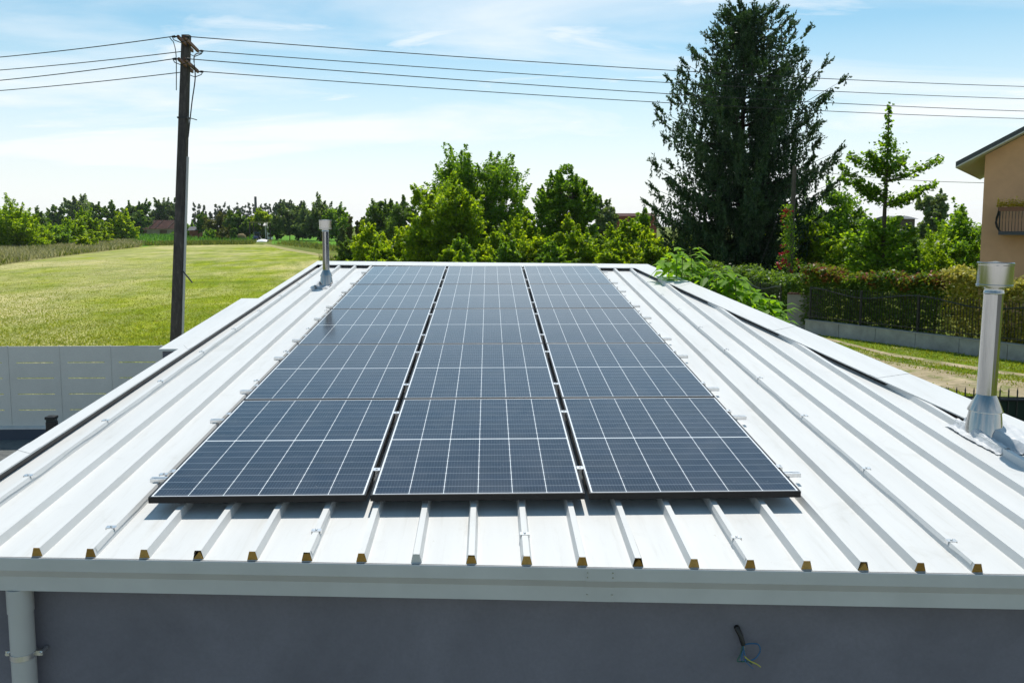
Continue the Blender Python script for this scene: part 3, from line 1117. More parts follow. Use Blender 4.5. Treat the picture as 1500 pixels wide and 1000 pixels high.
rail0 = None
ordn = ['first', 'second', 'third', 'fourth', 'fifth', 'sixth', 'seventh', 'eighth', 'ninth', 'tenth']
UE = 3 * PW + 2 * GAPU
k = 0
for r in range(5):
    for dv in (.355, 1.40):
        if rail0 is None:
            rail0 = thing('mounting_rail', '', 'mounting rail', (0, 0, 0), 'aluminium rails under the solar panels', True)
            b = MB()
            b.box(-.125, -.018, -.0595, UE + .125, -.004, -.0365)
            b.box(-.125, .004, -.0595, UE + .125, .018, -.0365)
            b.box(-.125, -.018, -.0598, UE + .125, .018, -.055)
            b.build('rail', M['alu'], rail0)
            for u in (-.008, PW + GAPU / 2, 2 * PW + GAPU * 1.5, UE + .008):
                b = MB()
                if 0 < u < UE:
                    b.box(u - .007, -.022, -.036, u + .007, .022, .0012)
                    b.box(u - .019, -.022, .0012, u + .019, .022, .0042)
                    b.lathe([(.006, 0), (.006, .005), (.001, .005)], 8, (u, 0, .0042))
                else:
                    sg = 1 if u > 0 else -1
                    b.box(u - .007, -.022, -.036, u + .007, .022, .0012)
                    b.box(u - .007 - (.012 if sg > 0 else 0), -.022, .0012, u + .007 + (.012 if sg < 0 else 0), .022, .0042)
                    b.lathe([(.006, 0), (.006, .005), (.001, .005)], 8, (u, 0, .0042))
                b.build('clamp', M['alu'], rail0)
            o = rail0
        else:
            o = copy_tree(rail0)
        o.location = rp(0, r * PITV + dv, 0)
        o.rotation_euler = (SLOPE, 0, 0)
        o['label'] = f'{ordn[k]} aluminium rail from the gutter, under the solar panels, only its ends showing'
        k += 1

# ------------------------------------------------------------------ left fence, bollard
fY = 18.3
fx0 = [at(p, 560, fY).x for p in (14, 90, 168, 232)]
step = (fx0[3] - fx0[0]) / 3 * 1.03
xs = [fx0[0] - step * 6 + step * i for i in range(14)]
zt, zb_ = at(60, 507, fY).z, at(60, 623, fY).z
fe = thing('boundary_fence', 'grey panel fence with narrow slots on a dark base wall', 'fence', (xs[3], fY, 0))
for i in range(len(xs) - 1):
    x0, x1 = xs[i] + .012, xs[i + 1] - .012
    b = MB()
    hgt = zt - zb_
    cuts = [zb_ + hgt * q for q in (.20, .40, .60, .795)]
    zs = [zb_] + cuts + [zt]
    for a, c in zip(zs[:-1], zs[1:]):
        b.box(x0, fY - .012, a + (.009 if a != zb_ else 0), x1, fY + .012, c - (.009 if c != zt else 0))
    for c in cuts:
        b.box(x0, fY - .0119, c - .0092, x0 + .15, fY + .0119, c + .0092)
        b.box(x1 - .12, fY - .0119, c - .0092, x1, fY + .0119, c + .0092)
    b.build('panel', M['fence_grey'], fe)
for x in xs:
    b = MB()
    b.box(x - .011, fY - .022, zb_, x + .011, fY + .022, zt + .01)
    b.build('post', M['fence_grey'], fe)
b = MB()
b.box(xs[0] - .2, fY - .12, -.1, xs[-1] + .2, fY + .12, zb_ - .05)
b.build('base_wall', M['base_dark'], fe)
b = MB()
b.box(xs[0] - .2, fY - .135, zb_ - .05, xs[-1] + .2, fY + .135, zb_ - .005)
b.build('coping', M['cap_light'], fe)

bp = at(77, 640, 16.9)
bo = thing('bollard_light', 'short black bollard standing in front of the grey fence', 'bollard', (bp.x, bp.y, 0))
zt2 = at(77, 609, 16.9).z
b = MB()
b.box(bp.x - .085, bp.y - .085, 0, bp.x + .085, bp.y + .085, zt2 - .11)
b.build('post', M['black'], bo, False, .01)
b = MB()
b.box(bp.x - .095, bp.y - .095, zt2 - .06, bp.x + .095, bp.y + .095, zt2)
b.build('head', M['black'], bo, False, .012)
b = MB()
b.box(bp.x - .075, bp.y - .075, zt2 - .11, bp.x + .075, bp.y + .075, zt2 - .06)
b.build('lamp_glass', M['glass_dark'], bo)

# ------------------------------------------------------------------ utility pole and wires
PY = 21.0
ptop, pbot = at(273, 52, PY), at(258, 520, PY)
lean = (ptop - pbot) / (ptop.z - pbot.z)
base = pbot - lean * pbot.z
po = thing('utility_pole', 'tall dark weathered utility pole with two short cross arms', 'utility pole', base)
b = MB()
w0, w1 = .275, .185


def pole_at(z):
    return base + lean * z


P = []
for z, w in ((-.2, w0), (ptop.z, w1)):
    c = pole_at(z)
    h = w / 2
    ch = h * .25
    P += [c + Vector(q) for q in ((-h + ch, -h, 0), (h - ch, -h, 0), (h, -h + ch, 0), (h, h - ch, 0), (h - ch, h, 0), (-h + ch, h, 0), (-h, h - ch, 0), (-h, -h + ch, 0))]
b.add(P, [(i, (i + 1) % 8, 8 + (i + 1) % 8, 8 + i) for i in range(8)] + [tuple(range(8, 16))])
b.build('post', M['pole'], po)
b = MB()
gz = at(270, 230, PY).z
b.tube([pole_at(0.0) + Vector((w0 / 2 + .03, -.04, 0)), pole_at(gz * .5) + Vector((.150, -.04, 0)), pole_at(gz) + Vector((.138, -.04, 0))], .032, 10)
b.build('cable_guard', M['pipe_paint'], po, True)
b = MB()
sz = at(270, 173, PY).z
c = pole_at(sz)
b.box(c.x - .118, c.y - .118, c.z - .02, c.x + .118, c.y + .118, c.z + .02)
b.bar(c + Vector((.14, -.14, .0)), c + Vector((.38, -.20, -.07)), .02)
b.build('strap', M['iron'], po)
b = MB()
hz = at(258, 410, PY).z
c = pole_at(hz)
b.bar(c + Vector((.16, -.17, .25)), c + Vector((.42, -.25, -.05)), .025)
b.build('bracket', M['iron'], po)
arms = []
for (xa, ya, xb, yb) in ((265, 53, 286, 73), (266, 86, 286, 103)):
    ya_, yb_ = PY - .95, PY + .65
    A_, B_ = at(xa, ya + 3, ya_), at(xb, yb, yb_)
    zc = (A_.z + B_.z) / 2
    A_.z = B_.z = zc
    b = MB()
    off = Vector((.065, 0, 0))
    b.bar(A_ - off, B_ - off, .045, .075)
    b.bar(A_ + off, B_ + off, .045, .075)
    b.build('cross_arm', M['rust'], po)
    arms.append((A_, B_))
    for q in (A_, B_):
        for sx in (-1, 1):
            b = MB()
            b.tube([q + Vector((sx * .088, 0, .0)), q + Vector((sx * .13, 0, .0)), q + Vector((sx * .135, 0, 0)), q + Vector((sx * .20, 0, 0))], [.018, .018, .032, .02], 10)
            b.build('insulator', M['black'], po, True)
for i, (zz0, dx) in enumerate(((-.1, .0), (-.7, .04))):
    b = curl([arms[0][1] + Vector((.15, 0, -.05)), pole_at(ptop.z - .5) + Vector((.22, -.05, 0)), pole_at(ptop.z - 1.0) + Vector((.26, -.05, 0)), pole_at(ptop.z - 1.6) + Vector((.2, -.05, 0)), pole_at(ptop.z - 2.4) + Vector((.14, -.05, 0))], .014, 0) if i == 0 else curl([arms[0][0] + Vector((-.25, 0, -.02)), arms[0][0] + Vector((-1.2, 0, -.4)) * .18 + Vector((-1.25, 0, -.12)) * 0, arms[1][0] + Vector((-.16, 0, .35)), arms[1][0] + Vector((-.12, 0, .05)), pole_at(ptop.z - 1.3) + Vector((-.16, -.1, 0))], .010, 0)
    b.build('jumper_cable', M['black'], po)

ends = [(84, 127), (103, 145), (118, 163), (133, 174)]
starts = [arms[0][0], arms[0][1], arms[1][0], arms[1][1]]
names = ['topmost', 'second', 'third', 'lowest']
for i, ((yl, yr), S) in enumerate(zip(ends, starts)):
    b = MB()
    r0 = .011
    Rp = at(1500, yr, 30.5 + (S.y - PY))
    Lp = at(0, yl, 23.5 + (S.y - PY))

    def span(A, B, ext, sag):
        pts_ = []
        for k in range(33):
            t = k / 32 * ext
            p = A + (B - A) * t
            p.z -= sag * t * (ext - t)
            p.z += sag * t * (ext - 1) if True else 0
            pts_.append(p)
        return pts_
    rgt = span(S + Vector((.2, 0, 0)), Rp, 1.5, .55)
    lft = span(S + Vector((-.2, 0, 0)), Lp, 2.2, .10)
    # jumper round the pole
    b.tube(lft[::-1] + [S + Vector((-.15, -.03, -.08)), S + Vector((0, -.04, -.14)), S + Vector((.15, -.03, -.08))] + rgt, r0, 6)
    tag(b.build('power_line', M['black']), f'{names[i]} of the four dark overhead wires strung from the utility pole', 'power line', 'overhead wires')

# ------------------------------------------------------------------ trees and shrubs
def crown_points(n_cl, per, shape, w, h, z0, spread=.17, seed=0):
    """clump centres inside an uneven crown, then leaf points round each clump"""
    r = np.random.default_rng(seed)
    lob = r.uniform(0, 6.28, 4)
    C = []
    while len(C) < n_cl:
        p = r.uniform(-1, 1, 3)
        zt_ = (p[2] + 1) / 2
        if shape == 'round':
            R_ = math.sqrt(max(0, 1 - (2 * zt_ - 1) ** 2)) ** .85
        elif shape == 'cone':
            R_ = (1 - zt_) ** .75 * min(1, zt_ * 6 + .35)
        elif shape == 'column':
            R_ = min(1, (1 - zt_) * 3.0) ** .6 * min(1, zt_ * 4 + .5)
        elif shape == 'vase':
            R_ = min(1, zt_ * 1.4 + .25) * min(1, (1 - zt_) * 2.6) ** .55
        elif shape == 'bush':
            R_ = math.sqrt(max(0, 1 - zt_ ** 2)) * min(1, zt_ * 2 + .8)
        ang = math.atan2(p[1], p[0])
        R_ *= 1 + .22 * math.sin(2 * ang + lob[0] + zt_ * 3) + .16 * math.sin(3 * ang + lob[1] - zt_ * 5) + .12 * math.sin(zt_ * 14 + lob[2] + ang)
        rr = math.hypot(p[0], p[1])
        if rr > R_ or rr < R_ * .30 * r.uniform(0, 1):
            continue
        C.append((p[0] * w / 2, p[1] * w / 2, z0 + zt_ * (h - z0)))
    C = np.array(C)
    rad_ = spread * w * r.uniform(.55, 1.25, n_cl)
    if shape == 'column':
        rad_ *= 1.2
    off = r.normal(size=(n_cl, per, 3))
    off = unit(off) * (r.uniform(0, 1, (n_cl, per, 1)) ** .45) * rad_[:, None, None]
    off[..., 2] *= .72
    # short shoots that break the outline
    P = C[:, None] + off
    ns = max(3, int(n_cl * 1.1))
    idx = r.integers(0, n_cl, ns)
    S = []
    for i in idx:
        d = C[i] - np.array([0, 0, z0 + (h - z0) * .35])
        d = d / (np.linalg.norm(d) + 1e-6) + r.normal(size=3) * .35 + np.array([0, 0, .5])
        d /= np.linalg.norm(d)
        Ls = rad_[i] * r.uniform(1.1, 2.3)
        t = r.uniform(.3, 1, (max(8, per // 4), 1))
        S.append(C[i] + d * t * Ls + r.normal(size=(len(t), 3)) * Ls * .09 * (1.3 - t))
    P = np.concatenate([P.reshape(-1, 3)] + S)
    P[:, 2] = np.maximum(P[:, 2], .05)
    return C, P


def tree(name, label, cat, x, y, h, w, z0, mat, shape='round', ncl=45, per=90, leaf=.22, bark='bark', group=None, spread=.17, parts=True, seed=None):
    seed = seed if seed is not None else int(abs(x * 31 + y * 17) * 10) % 99991
    root = thing(name, label, cat, (x, y, 0), group)
    C, P = crown_points(int(ncl * 1.25), int(per * 1.5), shape, w, h, z0, spread * 1.12, seed)
    P = P + np.array([x, y, 0])
    quads('crown' if name.endswith('tree') else 'foliage', leaf_quads(P, leaf * 1.25, .25, .7), mat, root)
    tr = MB()
    r = random.Random(seed)
    tz = z0 + (h - z0) * (.72 if name.endswith('tree') else .45)
    tw = max(.05, h * .017)
    bend = [Vector((x + r.uniform(-1, 1) * tw * 1.5 * k, y + r.uniform(-1, 1) * tw * k, tz * k / 4)) for k in range(5)]
    tr.tube([bend[0] - Vector((0, 0, .2))] + bend[1:], [tw, tw * .85, tw * .7, tw * .5, tw * .2], 8)
    for i in range(0, ncl, max(1, ncl // 14)):
        c = Vector(C[i]) + Vector((x, y, 0))
        k = min(.95, max(.25, (c.z - w * .25) / tz))
        p0 = bend[min(3, int(k * 4))].lerp(bend[min(4, int(k * 4) + 1)], k * 4 - int(k * 4))
        mid = p0.lerp(c, .5) + Vector((0, 0, -.04 * w))
        tr.tube([p0, mid, c], [tw * .4, tw * .25, tw * .08], 5)
    tr.build('trunk' if name.endswith('tree') else 'stems', M[bark], root, True)
    return root


def plant(px, top, D, wpx, mat, label, shape='round', name='broadleaf_tree', cat='tree', z0=None, ncl=45, per=90, leaf=None, group=None, spread=.17, bark='bark'):
    b = at(px, 330, D)
    h = at(px, top, D).z
    w = wpx * D / FOC
    h -= min(.085 * w, .14 * h) * (.5 if shape == 'column' else 1)
    if z0 is None:
        z0 = h * .16 if name.endswith('tree') else .1
    leaf = leaf or (max(.13, D * .0030) if D < 140 else D * .0021)
    if D >= 140 and per >= 50:
        per = int(per * 1.7)
    return tree(name, label, cat, b.x, D, h, w * .93, z0, M[mat], shape, ncl, per, leaf, bark, group, spread)


G1 = 'trees and bushes of the hedgerow left of the lawn'
T = 'broadleaf_tree'
S_ = 'shrub'
plant(14, 300, 168, 78, 'leaf_bright', 'large bright bushy tree at the left end of the hedgerow', 'bush', T, z0=.5, ncl=70, per=120, group=G1)
plant(-50, 296, 165, 80, 'leaf', 'bushy tree half cut off by the left edge behind dry grass', 'bush', T, z0=.5, ncl=50, per=90, group=G1)
plant(54, 312, 225, 40, 'leaf_dark', 'dark small tree peeping over the hedgerow bushes near left edge', 'round', T, group=G1)
plant(48, 326, 176, 52, 'leaf_bright', 'low bright hedgerow bush beside the large left bushy tree', 'bush', S_, 'shrub', ncl=45, per=100, group=G1)
plant(78, 327, 186, 46, 'leaf', 'mid green hedgerow bush below the small round far trees', 'bush', S_, 'shrub', ncl=45, per=100, group=G1)
plant(100, 324, 196, 46, 'leaf_bright', 'yellowish hedgerow bush at the foot of the pointed bright tree', 'bush', S_, 'shrub', ncl=40, per=100, group=G1)
plant(123, 303, 210, 44, 'leaf_bright', 'bright upright tree with a domed top rising from hedgerow middle', 'cone', T, z0=.6, ncl=55, per=110, group=G1)
plant(143, 328, 215, 34, 'leaf_yellow', 'yellow green hedgerow bush right of the bright upright tree', 'bush', S_, 'shrub', ncl=40, per=90, group=G1)
plant(128, 343, 172, 26, 'leaf_yellow', 'small pale bush standing in the dry grass before hedgerow', 'bush', S_, 'shrub', ncl=24, per=60, group=G1)
plant(180, 308, 252, 38, 'leaf_yellow', 'bright conical tree alone at the right end of hedgerow', 'cone', T, z0=.4, ncl=60, per=110)

G2 = 'round trees along the old farm buildings'
plant(85, 302, 380, 24, 'leaf_dark', 'small round dark tree, leftmost behind the hedgerow', 'round', T, group=G2, ncl=34, per=60)
plant(118, 293, 430, 43, 'leaf_grey', 'widest and tallest grey green tree behind the hedgerow', 'round', T, group=G2, ncl=50, per=80)
plant(146, 301, 385, 25, 'leaf_dark', 'round dark tree touching the wide grey green tree', 'round', T, group=G2, ncl=34, per=60)
plant(166, 300, 380, 25, 'leaf_dark', 'round dark tree directly behind the bright conical tree', 'round', T, group=G2, ncl=34, per=60)
plant(202, 298, 375, 35, 'leaf_dark', 'dense round tree in front of the red roofed ruin', 'round', T, group=G2, ncl=45, per=80)
plant(244, 294, 420, 34, 'leaf_grey', 'grey green tall tree partly hidden by the utility pole', 'column', T, group=G2, ncl=45, per=80)
plant(228, 318, 430, 18, 'leaf_grey', 'low grey bush behind the ruined red roof', 'bush', S_, 'shrub', ncl=24, per=50)

plant(296.5, 311, 300, 15, 'leaf_dark', 'dark egg shaped tree on a bare stem by the maize', 'round', T, z0=3.2, ncl=34, per=60)
plant(276, 326, 310, 32, 'leaf', 'low green bush right of the utility pole beyond maize', 'bush', S_, 'shrub', ncl=30, per=60)
plant(322, 312, 290, 34, 'leaf_olive', 'olive brown broad tree at left of the farm garden', 'round', T, z0=1, ncl=40, per=80)
plant(345, 311, 285, 30, 'leaf_dark', 'dark dense tree in the middle of the farm garden', 'round', T, z0=1, ncl=40, per=80)
plant(360, 319, 290, 22, 'leaf', 'mid green low tree left of the brightest garden tree', 'round', T, z0=1, ncl=30, per=70)
plant(386, 308, 290, 30, 'leaf_yellow', 'brightest yellow green tree of the farm garden above pergola', 'round', T, z0=1, ncl=40, per=80)
plant(404, 317, 275, 24, 'leaf_dark', 'small dark tree right of the pergola', 'bush', T, z0=1, ncl=34, per=70)
plant(329, 336, 262, 24, 'leaf_olive', 'pale olive clipped bush in front of the garden trees', 'bush', S_, 'shrub', ncl=28, per=70)
plant(341.6, 333, 258, 11, 'leaf_dark', 'small dark ball shaped bush in front of garden trees', 'round', S_, 'shrub', ncl=18, per=60)
plant(308, 335, 262, 20, 'leaf', 'low green bush at the edge of the maize by the stem tree', 'bush', S_, 'shrub', ncl=20, per=60)

GP = 'distant poplar row'
pop = [(285, 296), (292.5, 298), (300, 298), (309, 309), (317, 297), (323, 296), (331, 297), (336, 300), (342, 299), (349, 297), (354.5, 300), (360, 299), (365.5, 297), (372.5, 298), (378, 301), (383, 296), (389.5, 296), (395, 297), (402, 296)]
for (px, tp) in pop:
    plant(px, tp, 600 + random.uniform(-20, 20), random.uniform(6.2, 7.8), 'leaf_poplar', 'slender grey green poplar in the even row on the skyline', 'column', 'poplar_tree', 'poplar', z0=2, ncl=40, per=40, leaf=.62, group=GP, spread=.16)
plant(415, 293, 420, 20, 'leaf_poplar', 'broad poplar ending the skyline row on its right', 'column', 'poplar_tree', 'poplar', ncl=40, per=50)
plant(429, 298, 430, 16, 'leaf_poplar', 'shorter poplar behind the grey garden trees', 'column', 'poplar_tree', 'poplar', ncl=30, per=50)
plant(442, 296, 430, 12, 'leaf_poplar', 'thin poplar standing apart above the grey trees', 'column', 'poplar_tree', 'poplar', ncl=30, per=40)
plant(424, 305, 265, 40, 'leaf_grey', 'grey green broad tree left of the green field edge', 'round', T, z0=1.2, ncl=50, per=90)
plant(443, 309, 262, 34, 'leaf_grey', 'grey green tree with low crown between two larger ones', 'round', T, z0=1.2, ncl=45, per=80)
plant(468, 294, 255, 56, 'leaf_grey', 'largest open crowned tree just above the rear left flue', 'vase', T, z0=1.2, ncl=64, per=90, spread=.13)
plant(493, 304, 250, 42, 'leaf', 'broad green tree right of the rear left flue', 'round', T, z0=1, ncl=45, per=90)
plant(513, 311, 190, 13, 'leaf_olive', 'brownish narrow conifer like tree in the far gap', 'cone', T, z0=1, ncl=26, per=60)
plant(528, 317, 190, 14, 'leaf_olive', 'small rounded brownish tree right of the narrow one', 'round', T, z0=1, ncl=26, per=60)
plant(500, 333, 170, 16, 'leaf_grey', 'pale flowering bush below the broad green tree', 'bush', S_, 'shrub', ncl=20, per=60)
plant(561, 292, 165, 52, 'leaf_dark', 'dark round wide tree behind the low yellow bushes', 'round', T, z0=.6, ncl=55, per=90)
plant(590, 295, 150, 44, 'leaf_dark', 'dark tree leaning against the front bright tree', 'round', T, z0=.6, ncl=45, per=90)

GB = 'bushes along the far side of the roof'
plant(512, 350, 104, 36, 'leaf_dark', 'dark low bush where the path meets the bushes', 'bush', S_, 'shrub', ncl=40, per=110, group=GB)
plant(540, 334, 95, 64, 'leaf_yellow', 'wide yellow green bush right of the rear left flue', 'bush', S_, 'shrub', ncl=60, per=130, group=GB)
plant(588, 337, 90, 60, 'leaf_yellow', 'yellow green bush left of the front bright tree', 'bush', S_, 'shrub', ncl=60, per=130, group=GB)
plant(651, 262, 80, 104, 'leaf_bright', 'large bright tree in front with leaves down to the roof', 'round', T, z0=.7, ncl=110, per=170, leaf=.24, spread=.13)
plant(699, 222, 93, 136, 'leaf', 'tallest wide dark tree behind the large bright tree', 'round', T, z0=1.2, ncl=120, per=150, leaf=.26, spread=.12)
plant(768, 287, 98, 50, 'leaf', 'narrow mid green tree between the two tallest trees', 'cone', T, z0=.6, ncl=45, per=100)
plant(829, 240, 86, 84, 'leaf', 'upright flat topped tree right of the centre', 'vase', T, z0=.8, ncl=95, per=150, leaf=.24, spread=.13)
plant(886, 296, 135, 40, 'leaf_grey', 'grey round tree far right of the upright flat topped tree', 'round', T, z0=.8, ncl=45, per=90)
plant(728, 338, 78, 58, 'leaf_bright', 'bright bush under the tallest dark tree', 'bush', S_, 'shrub', ncl=50, per=130, group=GB)
plant(765, 318, 86, 64, 'leaf_bright', 'bright rounded bush below the narrow mid green tree', 'bush', S_, 'shrub', ncl=55, per=130, group=GB)
plant(778, 344, 76, 58, 'leaf_yellow', 'yellowest low bush with reddish tips near centre', 'bush', S_, 'shrub', ncl=50, per=120, group=GB)
plant(835, 312, 78, 60, 'leaf_yellow', 'tall spiky yellow bush before the upright flat topped tree', 'cone', S_, 'shrub', ncl=60, per=110, group=GB, spread=.13)
plant(852, 342, 74, 60, 'leaf_bright', 'bright low bush right of the spiky yellow bush', 'bush', S_, 'shrub', ncl=50, per=120, group=GB)
plant(676, 350, 72, 50, 'leaf', 'low dark bush at the foot of the large bright tree', 'bush', S_, 'shrub', ncl=40, per=110, group=GB)
plant(810, 352, 71, 50, 'leaf', 'low mid green bush behind the roof edge at centre right', 'bush', S_, 'shrub', ncl=40, per=110, group=GB)
plant(876, 341, 76, 38, 'leaf_dark', 'dark narrow bush before the grey round tree', 'bush', S_, 'shrub', ncl=36, per=110, group=GB)
plant(917, 314, 84, 66, 'leaf_bright', 'broad bright bush left of the big spruce', 'bush', S_, 'shrub', ncl=60, per=130, group=GB)
plant(947, 334, 78, 54, 'leaf_yellow', 'yellow green bush touching the left side of the spruce', 'bush', S_, 'shrub', ncl=50, per=120, group=GB)
plant(938, 306, 105, 40, 'leaf', 'mid green bush behind the broad bright one by the spruce', 'bush', S_, 'shrub', ncl=40, per=100, group=GB)

for (px, tp, D, w_, mt, lb) in (
        (620, 345, 86, 50, 'leaf_bright', 'bright bush at the left foot of the large bright tree'),
        (660, 362, 68, 44, 'leaf_bright', 'low sunny shrub just over the roof edge below the large bright tree'),
        (706, 356, 74, 46, 'leaf_yellow', 'small yellow green shrub right of the large bright tree'),
        (745, 352, 70, 44, 'leaf', 'small green shrub over the roof edge near the centre'),
        (800, 330, 84, 50, 'leaf', 'green bush filling the gap left of the upright flat topped tree'),
        (898, 352, 70, 50, 'leaf_bright', 'low bright shrub over the roof edge left of the spruce'),
        (560, 356, 82, 46, 'leaf_bright', 'low bright shrub in front of the wide yellow green bush'),
        (960, 356, 70, 44, 'leaf_bright', 'low bright shrub by the rear right roof corner')):
    plant(px, tp, D, w_, mt, lb, 'bush', S_, 'shrub', ncl=46, per=120, group=GB)

GR = 'greenery of the garden on the right'
plant(990, 352, 82, 60, 'leaf_yellow', 'sunlit bush seen under the left half of the spruce', 'bush', S_, 'shrub', ncl=45, per=100, group=GR)
plant(1060, 345, 84, 80, 'leaf_bright', 'sunlit bush seen behind the spruce trunk', 'bush', S_, 'shrub', ncl=50, per=100, group=GR)
plant(1130, 340, 80, 70, 'leaf_bright', 'sunlit bush under the right half of the spruce', 'bush', S_, 'shrub', ncl=50, per=100, group=GR)
plant(1222, 280, 78, 84, 'leaf', 'mid green broad tree between the spruce and the young tree', 'round', T, z0=.5, ncl=75, per=130)
plant(1192, 310, 60, 76, 'leaf_bright', 'bright bush right of the rose covered pole', 'bush', S_, 'shrub', ncl=70, per=130, group=GR)
plant(1243, 350, 55, 60, 'leaf_bright', 'bright low bush left of the young tree', 'bush', S_, 'shrub', ncl=50, per=120, group=GR)
plant(1332, 312, 49, 40, 'leaf_dark', 'dark columnar shrub just right of the young tree', 'column', S_, 'shrub', ncl=50, per=130, group=GR)
plant(1365, 282, 125, 42, 'leaf_grey', 'small round far tree on its own against the sky', 'round', T, z0=2, ncl=45, per=80)
plant(1408, 303, 60, 84, 'leaf', 'wide green bush left of the orange house wall', 'bush', T, z0=.3, ncl=75, per=130)
plant(1365, 336, 56, 84, 'leaf_bright', 'bright spreading bush below the small far tree', 'bush', S_, 'shrub', ncl=65, per=130, group=GR)
plant(1420, 352, 47, 66, 'leaf', 'green bush at the foot of the orange house', 'bush', S_, 'shrub', ncl=55, per=120, group=GR)
plant(1395, 372, 44, 60, 'leaf_bright', 'bright low bush above the variegated hedge', 'bush', S_, 'shrub', ncl=45, per=120, group=GR)
plant(1290, 322, 95, 70, 'leaf_bright', 'bright bush line seen behind the young tree trunk', 'bush', S_, 'shrub', ncl=45, per=100, group=GR)

# ------------------------------------------------------------------ the big spruce
def spruce(px, D, label):
    b = at(px, 330, D)
    X, Y = b.x, D
    H = at(px, 16, D).z
    root = thing('spruce_tree', label, 'tree', (X, Y, 0))
    r = random.Random(5)
    A, B, Wd = [], [], []
    br = MB()

    def half(z, right):
        tab = [(0, 5.0), (2.5, 5.6), (4.6, 6.2), (7.5, 7.3), (10.9, 7.2), (13.3, 6.6), (15.7, 4.9), (17.7, 3.2), (19.3, 1.6), (20.6, .5), (22, .3)]
        tab2 = [(0, 4.2), (2.5, 4.6), (4.6, 5.2), (7.5, 6.7), (10.9, 6.6), (13.3, 6.9), (15.7, 5.6), (17.7, 4.3), (19.3, 2.2), (20.6, .5), (22, .3)]
        t = tab2 if right > 0 else tab
        for (z0, a), (z1, c) in zip(t[:-1], t[1:]):
            if z <= z1:
                return a + (c - a) * (z - z0) / (z1 - z0)
        return .3

    def foliate(path, dens=1.0, hang=1.0):
        n = len(path)
        L = sum((path[i + 1] - path[i]).length for i in range(n - 1))
        for i in range(n):
            t = i / (n - 1)
            if t < .16:
                continue
            p = path[i]
            d = (path[min(i + 1, n - 1)] - path[max(i - 1, 0)]).normalized()
            sd = d.cross(Vector((0, 0, 1))).normalized()
            for s in (-1, 1):
                if r.random() > dens:
                    continue
                ln = r.uniform(.4, 1.1) * (1.15 - .65 * t) * min(1.0, L / 4.0 + .25)
                q = p + (d * r.uniform(.45, 1.0) + sd * s * r.uniform(.5, 1.0) + Vector((0, 0, r.uniform(-.6, .4)))).normalized() * ln
                twig(p, q, .17)
                for hh in (.45, .95):
                    if r.random() < .8 * hang * (1 if t < .8 else .4):
                        h0 = p.lerp(q, hh)
                        twig(h0, h0 + Vector((r.uniform(-.12, .12), r.uniform(-.12, .12), -r.uniform(.35, 1.0))), .13)
            for _h in range(2):
                if r.random() < hang * (.95 if t < .85 else .35):
                    h0 = p + Vector((r.uniform(-.2, .2), r.uniform(-.2, .2), 0))
                    twig(h0, h0 + Vector((r.uniform(-.10, .10), r.uniform(-.10, .10), -r.uniform(.4, 1.15) * (1.1 - .7 * t))), .15)
        e = path[-1]
        d = (path[-1] - path[-2]).normalized()
        for _ in range(6):
            twig(e - d * .35, e + (d + Vector((r.uniform(-.6, .6), r.uniform(-.6, .6), r.uniform(-.1, .55)))).normalized() * r.uniform(.3, .75), .11)

    def twig(p, q, w):
        n = max(2, int((q - p).length / .15))
        d = (q - p).normalized()
        for k in range(n):
            for _ in range(4):
                a = p.lerp(q, (k + r.random()) / n)
                o = Vector((r.gauss(0, 1), r.gauss(0, 1), r.gauss(0, .8)))
                o = (o - d * o.dot(d)).normalized()
                A.append(a - d * .03)
                B.append(a + (d * r.uniform(.5, .9) + o * r.uniform(.25, .75)) * r.uniform(.15, .28))
                Wd.append(w * .80 * r.uniform(.6, 1.1))

    z = 1.0
    while z < H - .3:
        nb = 11 if z < 8 else (8 if z < 14 else 6)
        a0 = r.uniform(0, 6.28)
        for k in range(nb):
            ang = a0 + k * 6.283 / nb + r.uniform(-.3, .3)
            ca, sa = math.cos(ang), math.sin(ang)
            L = half(z, ca)
            for _ in range(6):
                L = .5 * L + .5 * half(min(21, z + L * (-.10 + .55 * (z / H) ** 1.6 + .16)), ca)
            L *= r.uniform(.70, 1.05) * (1 - .12 * abs(sa))
            if r.random() < .16 and z > 5:
                L *= .45
            f = z / H
            rise = -.10 + .55 * f ** 1.6
            zz_ = z + r.uniform(-.25, .25)
            n = max(4, int(L / .42))
            path = []
            bx, by = r.uniform(-.3, .3), r.uniform(-.1, .1)
            for i in range(n + 1):
                t = i / n
                path.append(Vector((X + ca * L * t - sa * bx * t * t * 2, Y + sa * L * t + ca * bx * t * t * 2,
                                    zz_ + L * (rise * t - .20 * t * (1 - t) + .20 * t ** 3))))
            br.tube([path[0], path[n // 2], path[-1]], [.035 + L * .006, .03, .008], 5)
            foliate(path, .95 if z < 15 else .9, 1.0 if f < .8 else .5)
        z += r.uniform(.60, .78) if z < 16 else r.uniform(.35, .5)
    # rival leaders near the top
    for (dx, dy, z0, z1) in ((0, 0, H - 3.5, H), (-2.2, .3, H - 5.0, H - 1.6), (-.75, -.4, H - 3.0, H - .6), (1.1, .3, H - 4.2, H - .15), (2.6, -.2, H - 5.8, H - 1.9), (3.6, .1, H - 5.6, H - 2.6)):
        n = 14
        path = [Vector((X + dx * (.55 + .45 * i / n), Y + dy, z0 + (z1 - z0) * i / n)) for i in range(n + 1)]
        for p in path:
            t = (p.z - z0) / (z1 - z0)
            for _ in range(7):
                an = r.uniform(0, 6.28)
                ln = (.2 + .95 * (1 - t)) * r.uniform(.5, 1.0)
                twig(p, p + Vector((math.cos(an) * ln, math.sin(an) * ln, ln * r.uniform(.1, .65))), .13)
        br.tube([path[0] - Vector((dx * .4, 0, 1.2)), path[0], path[-1]], [.07, .05, .012], 6)
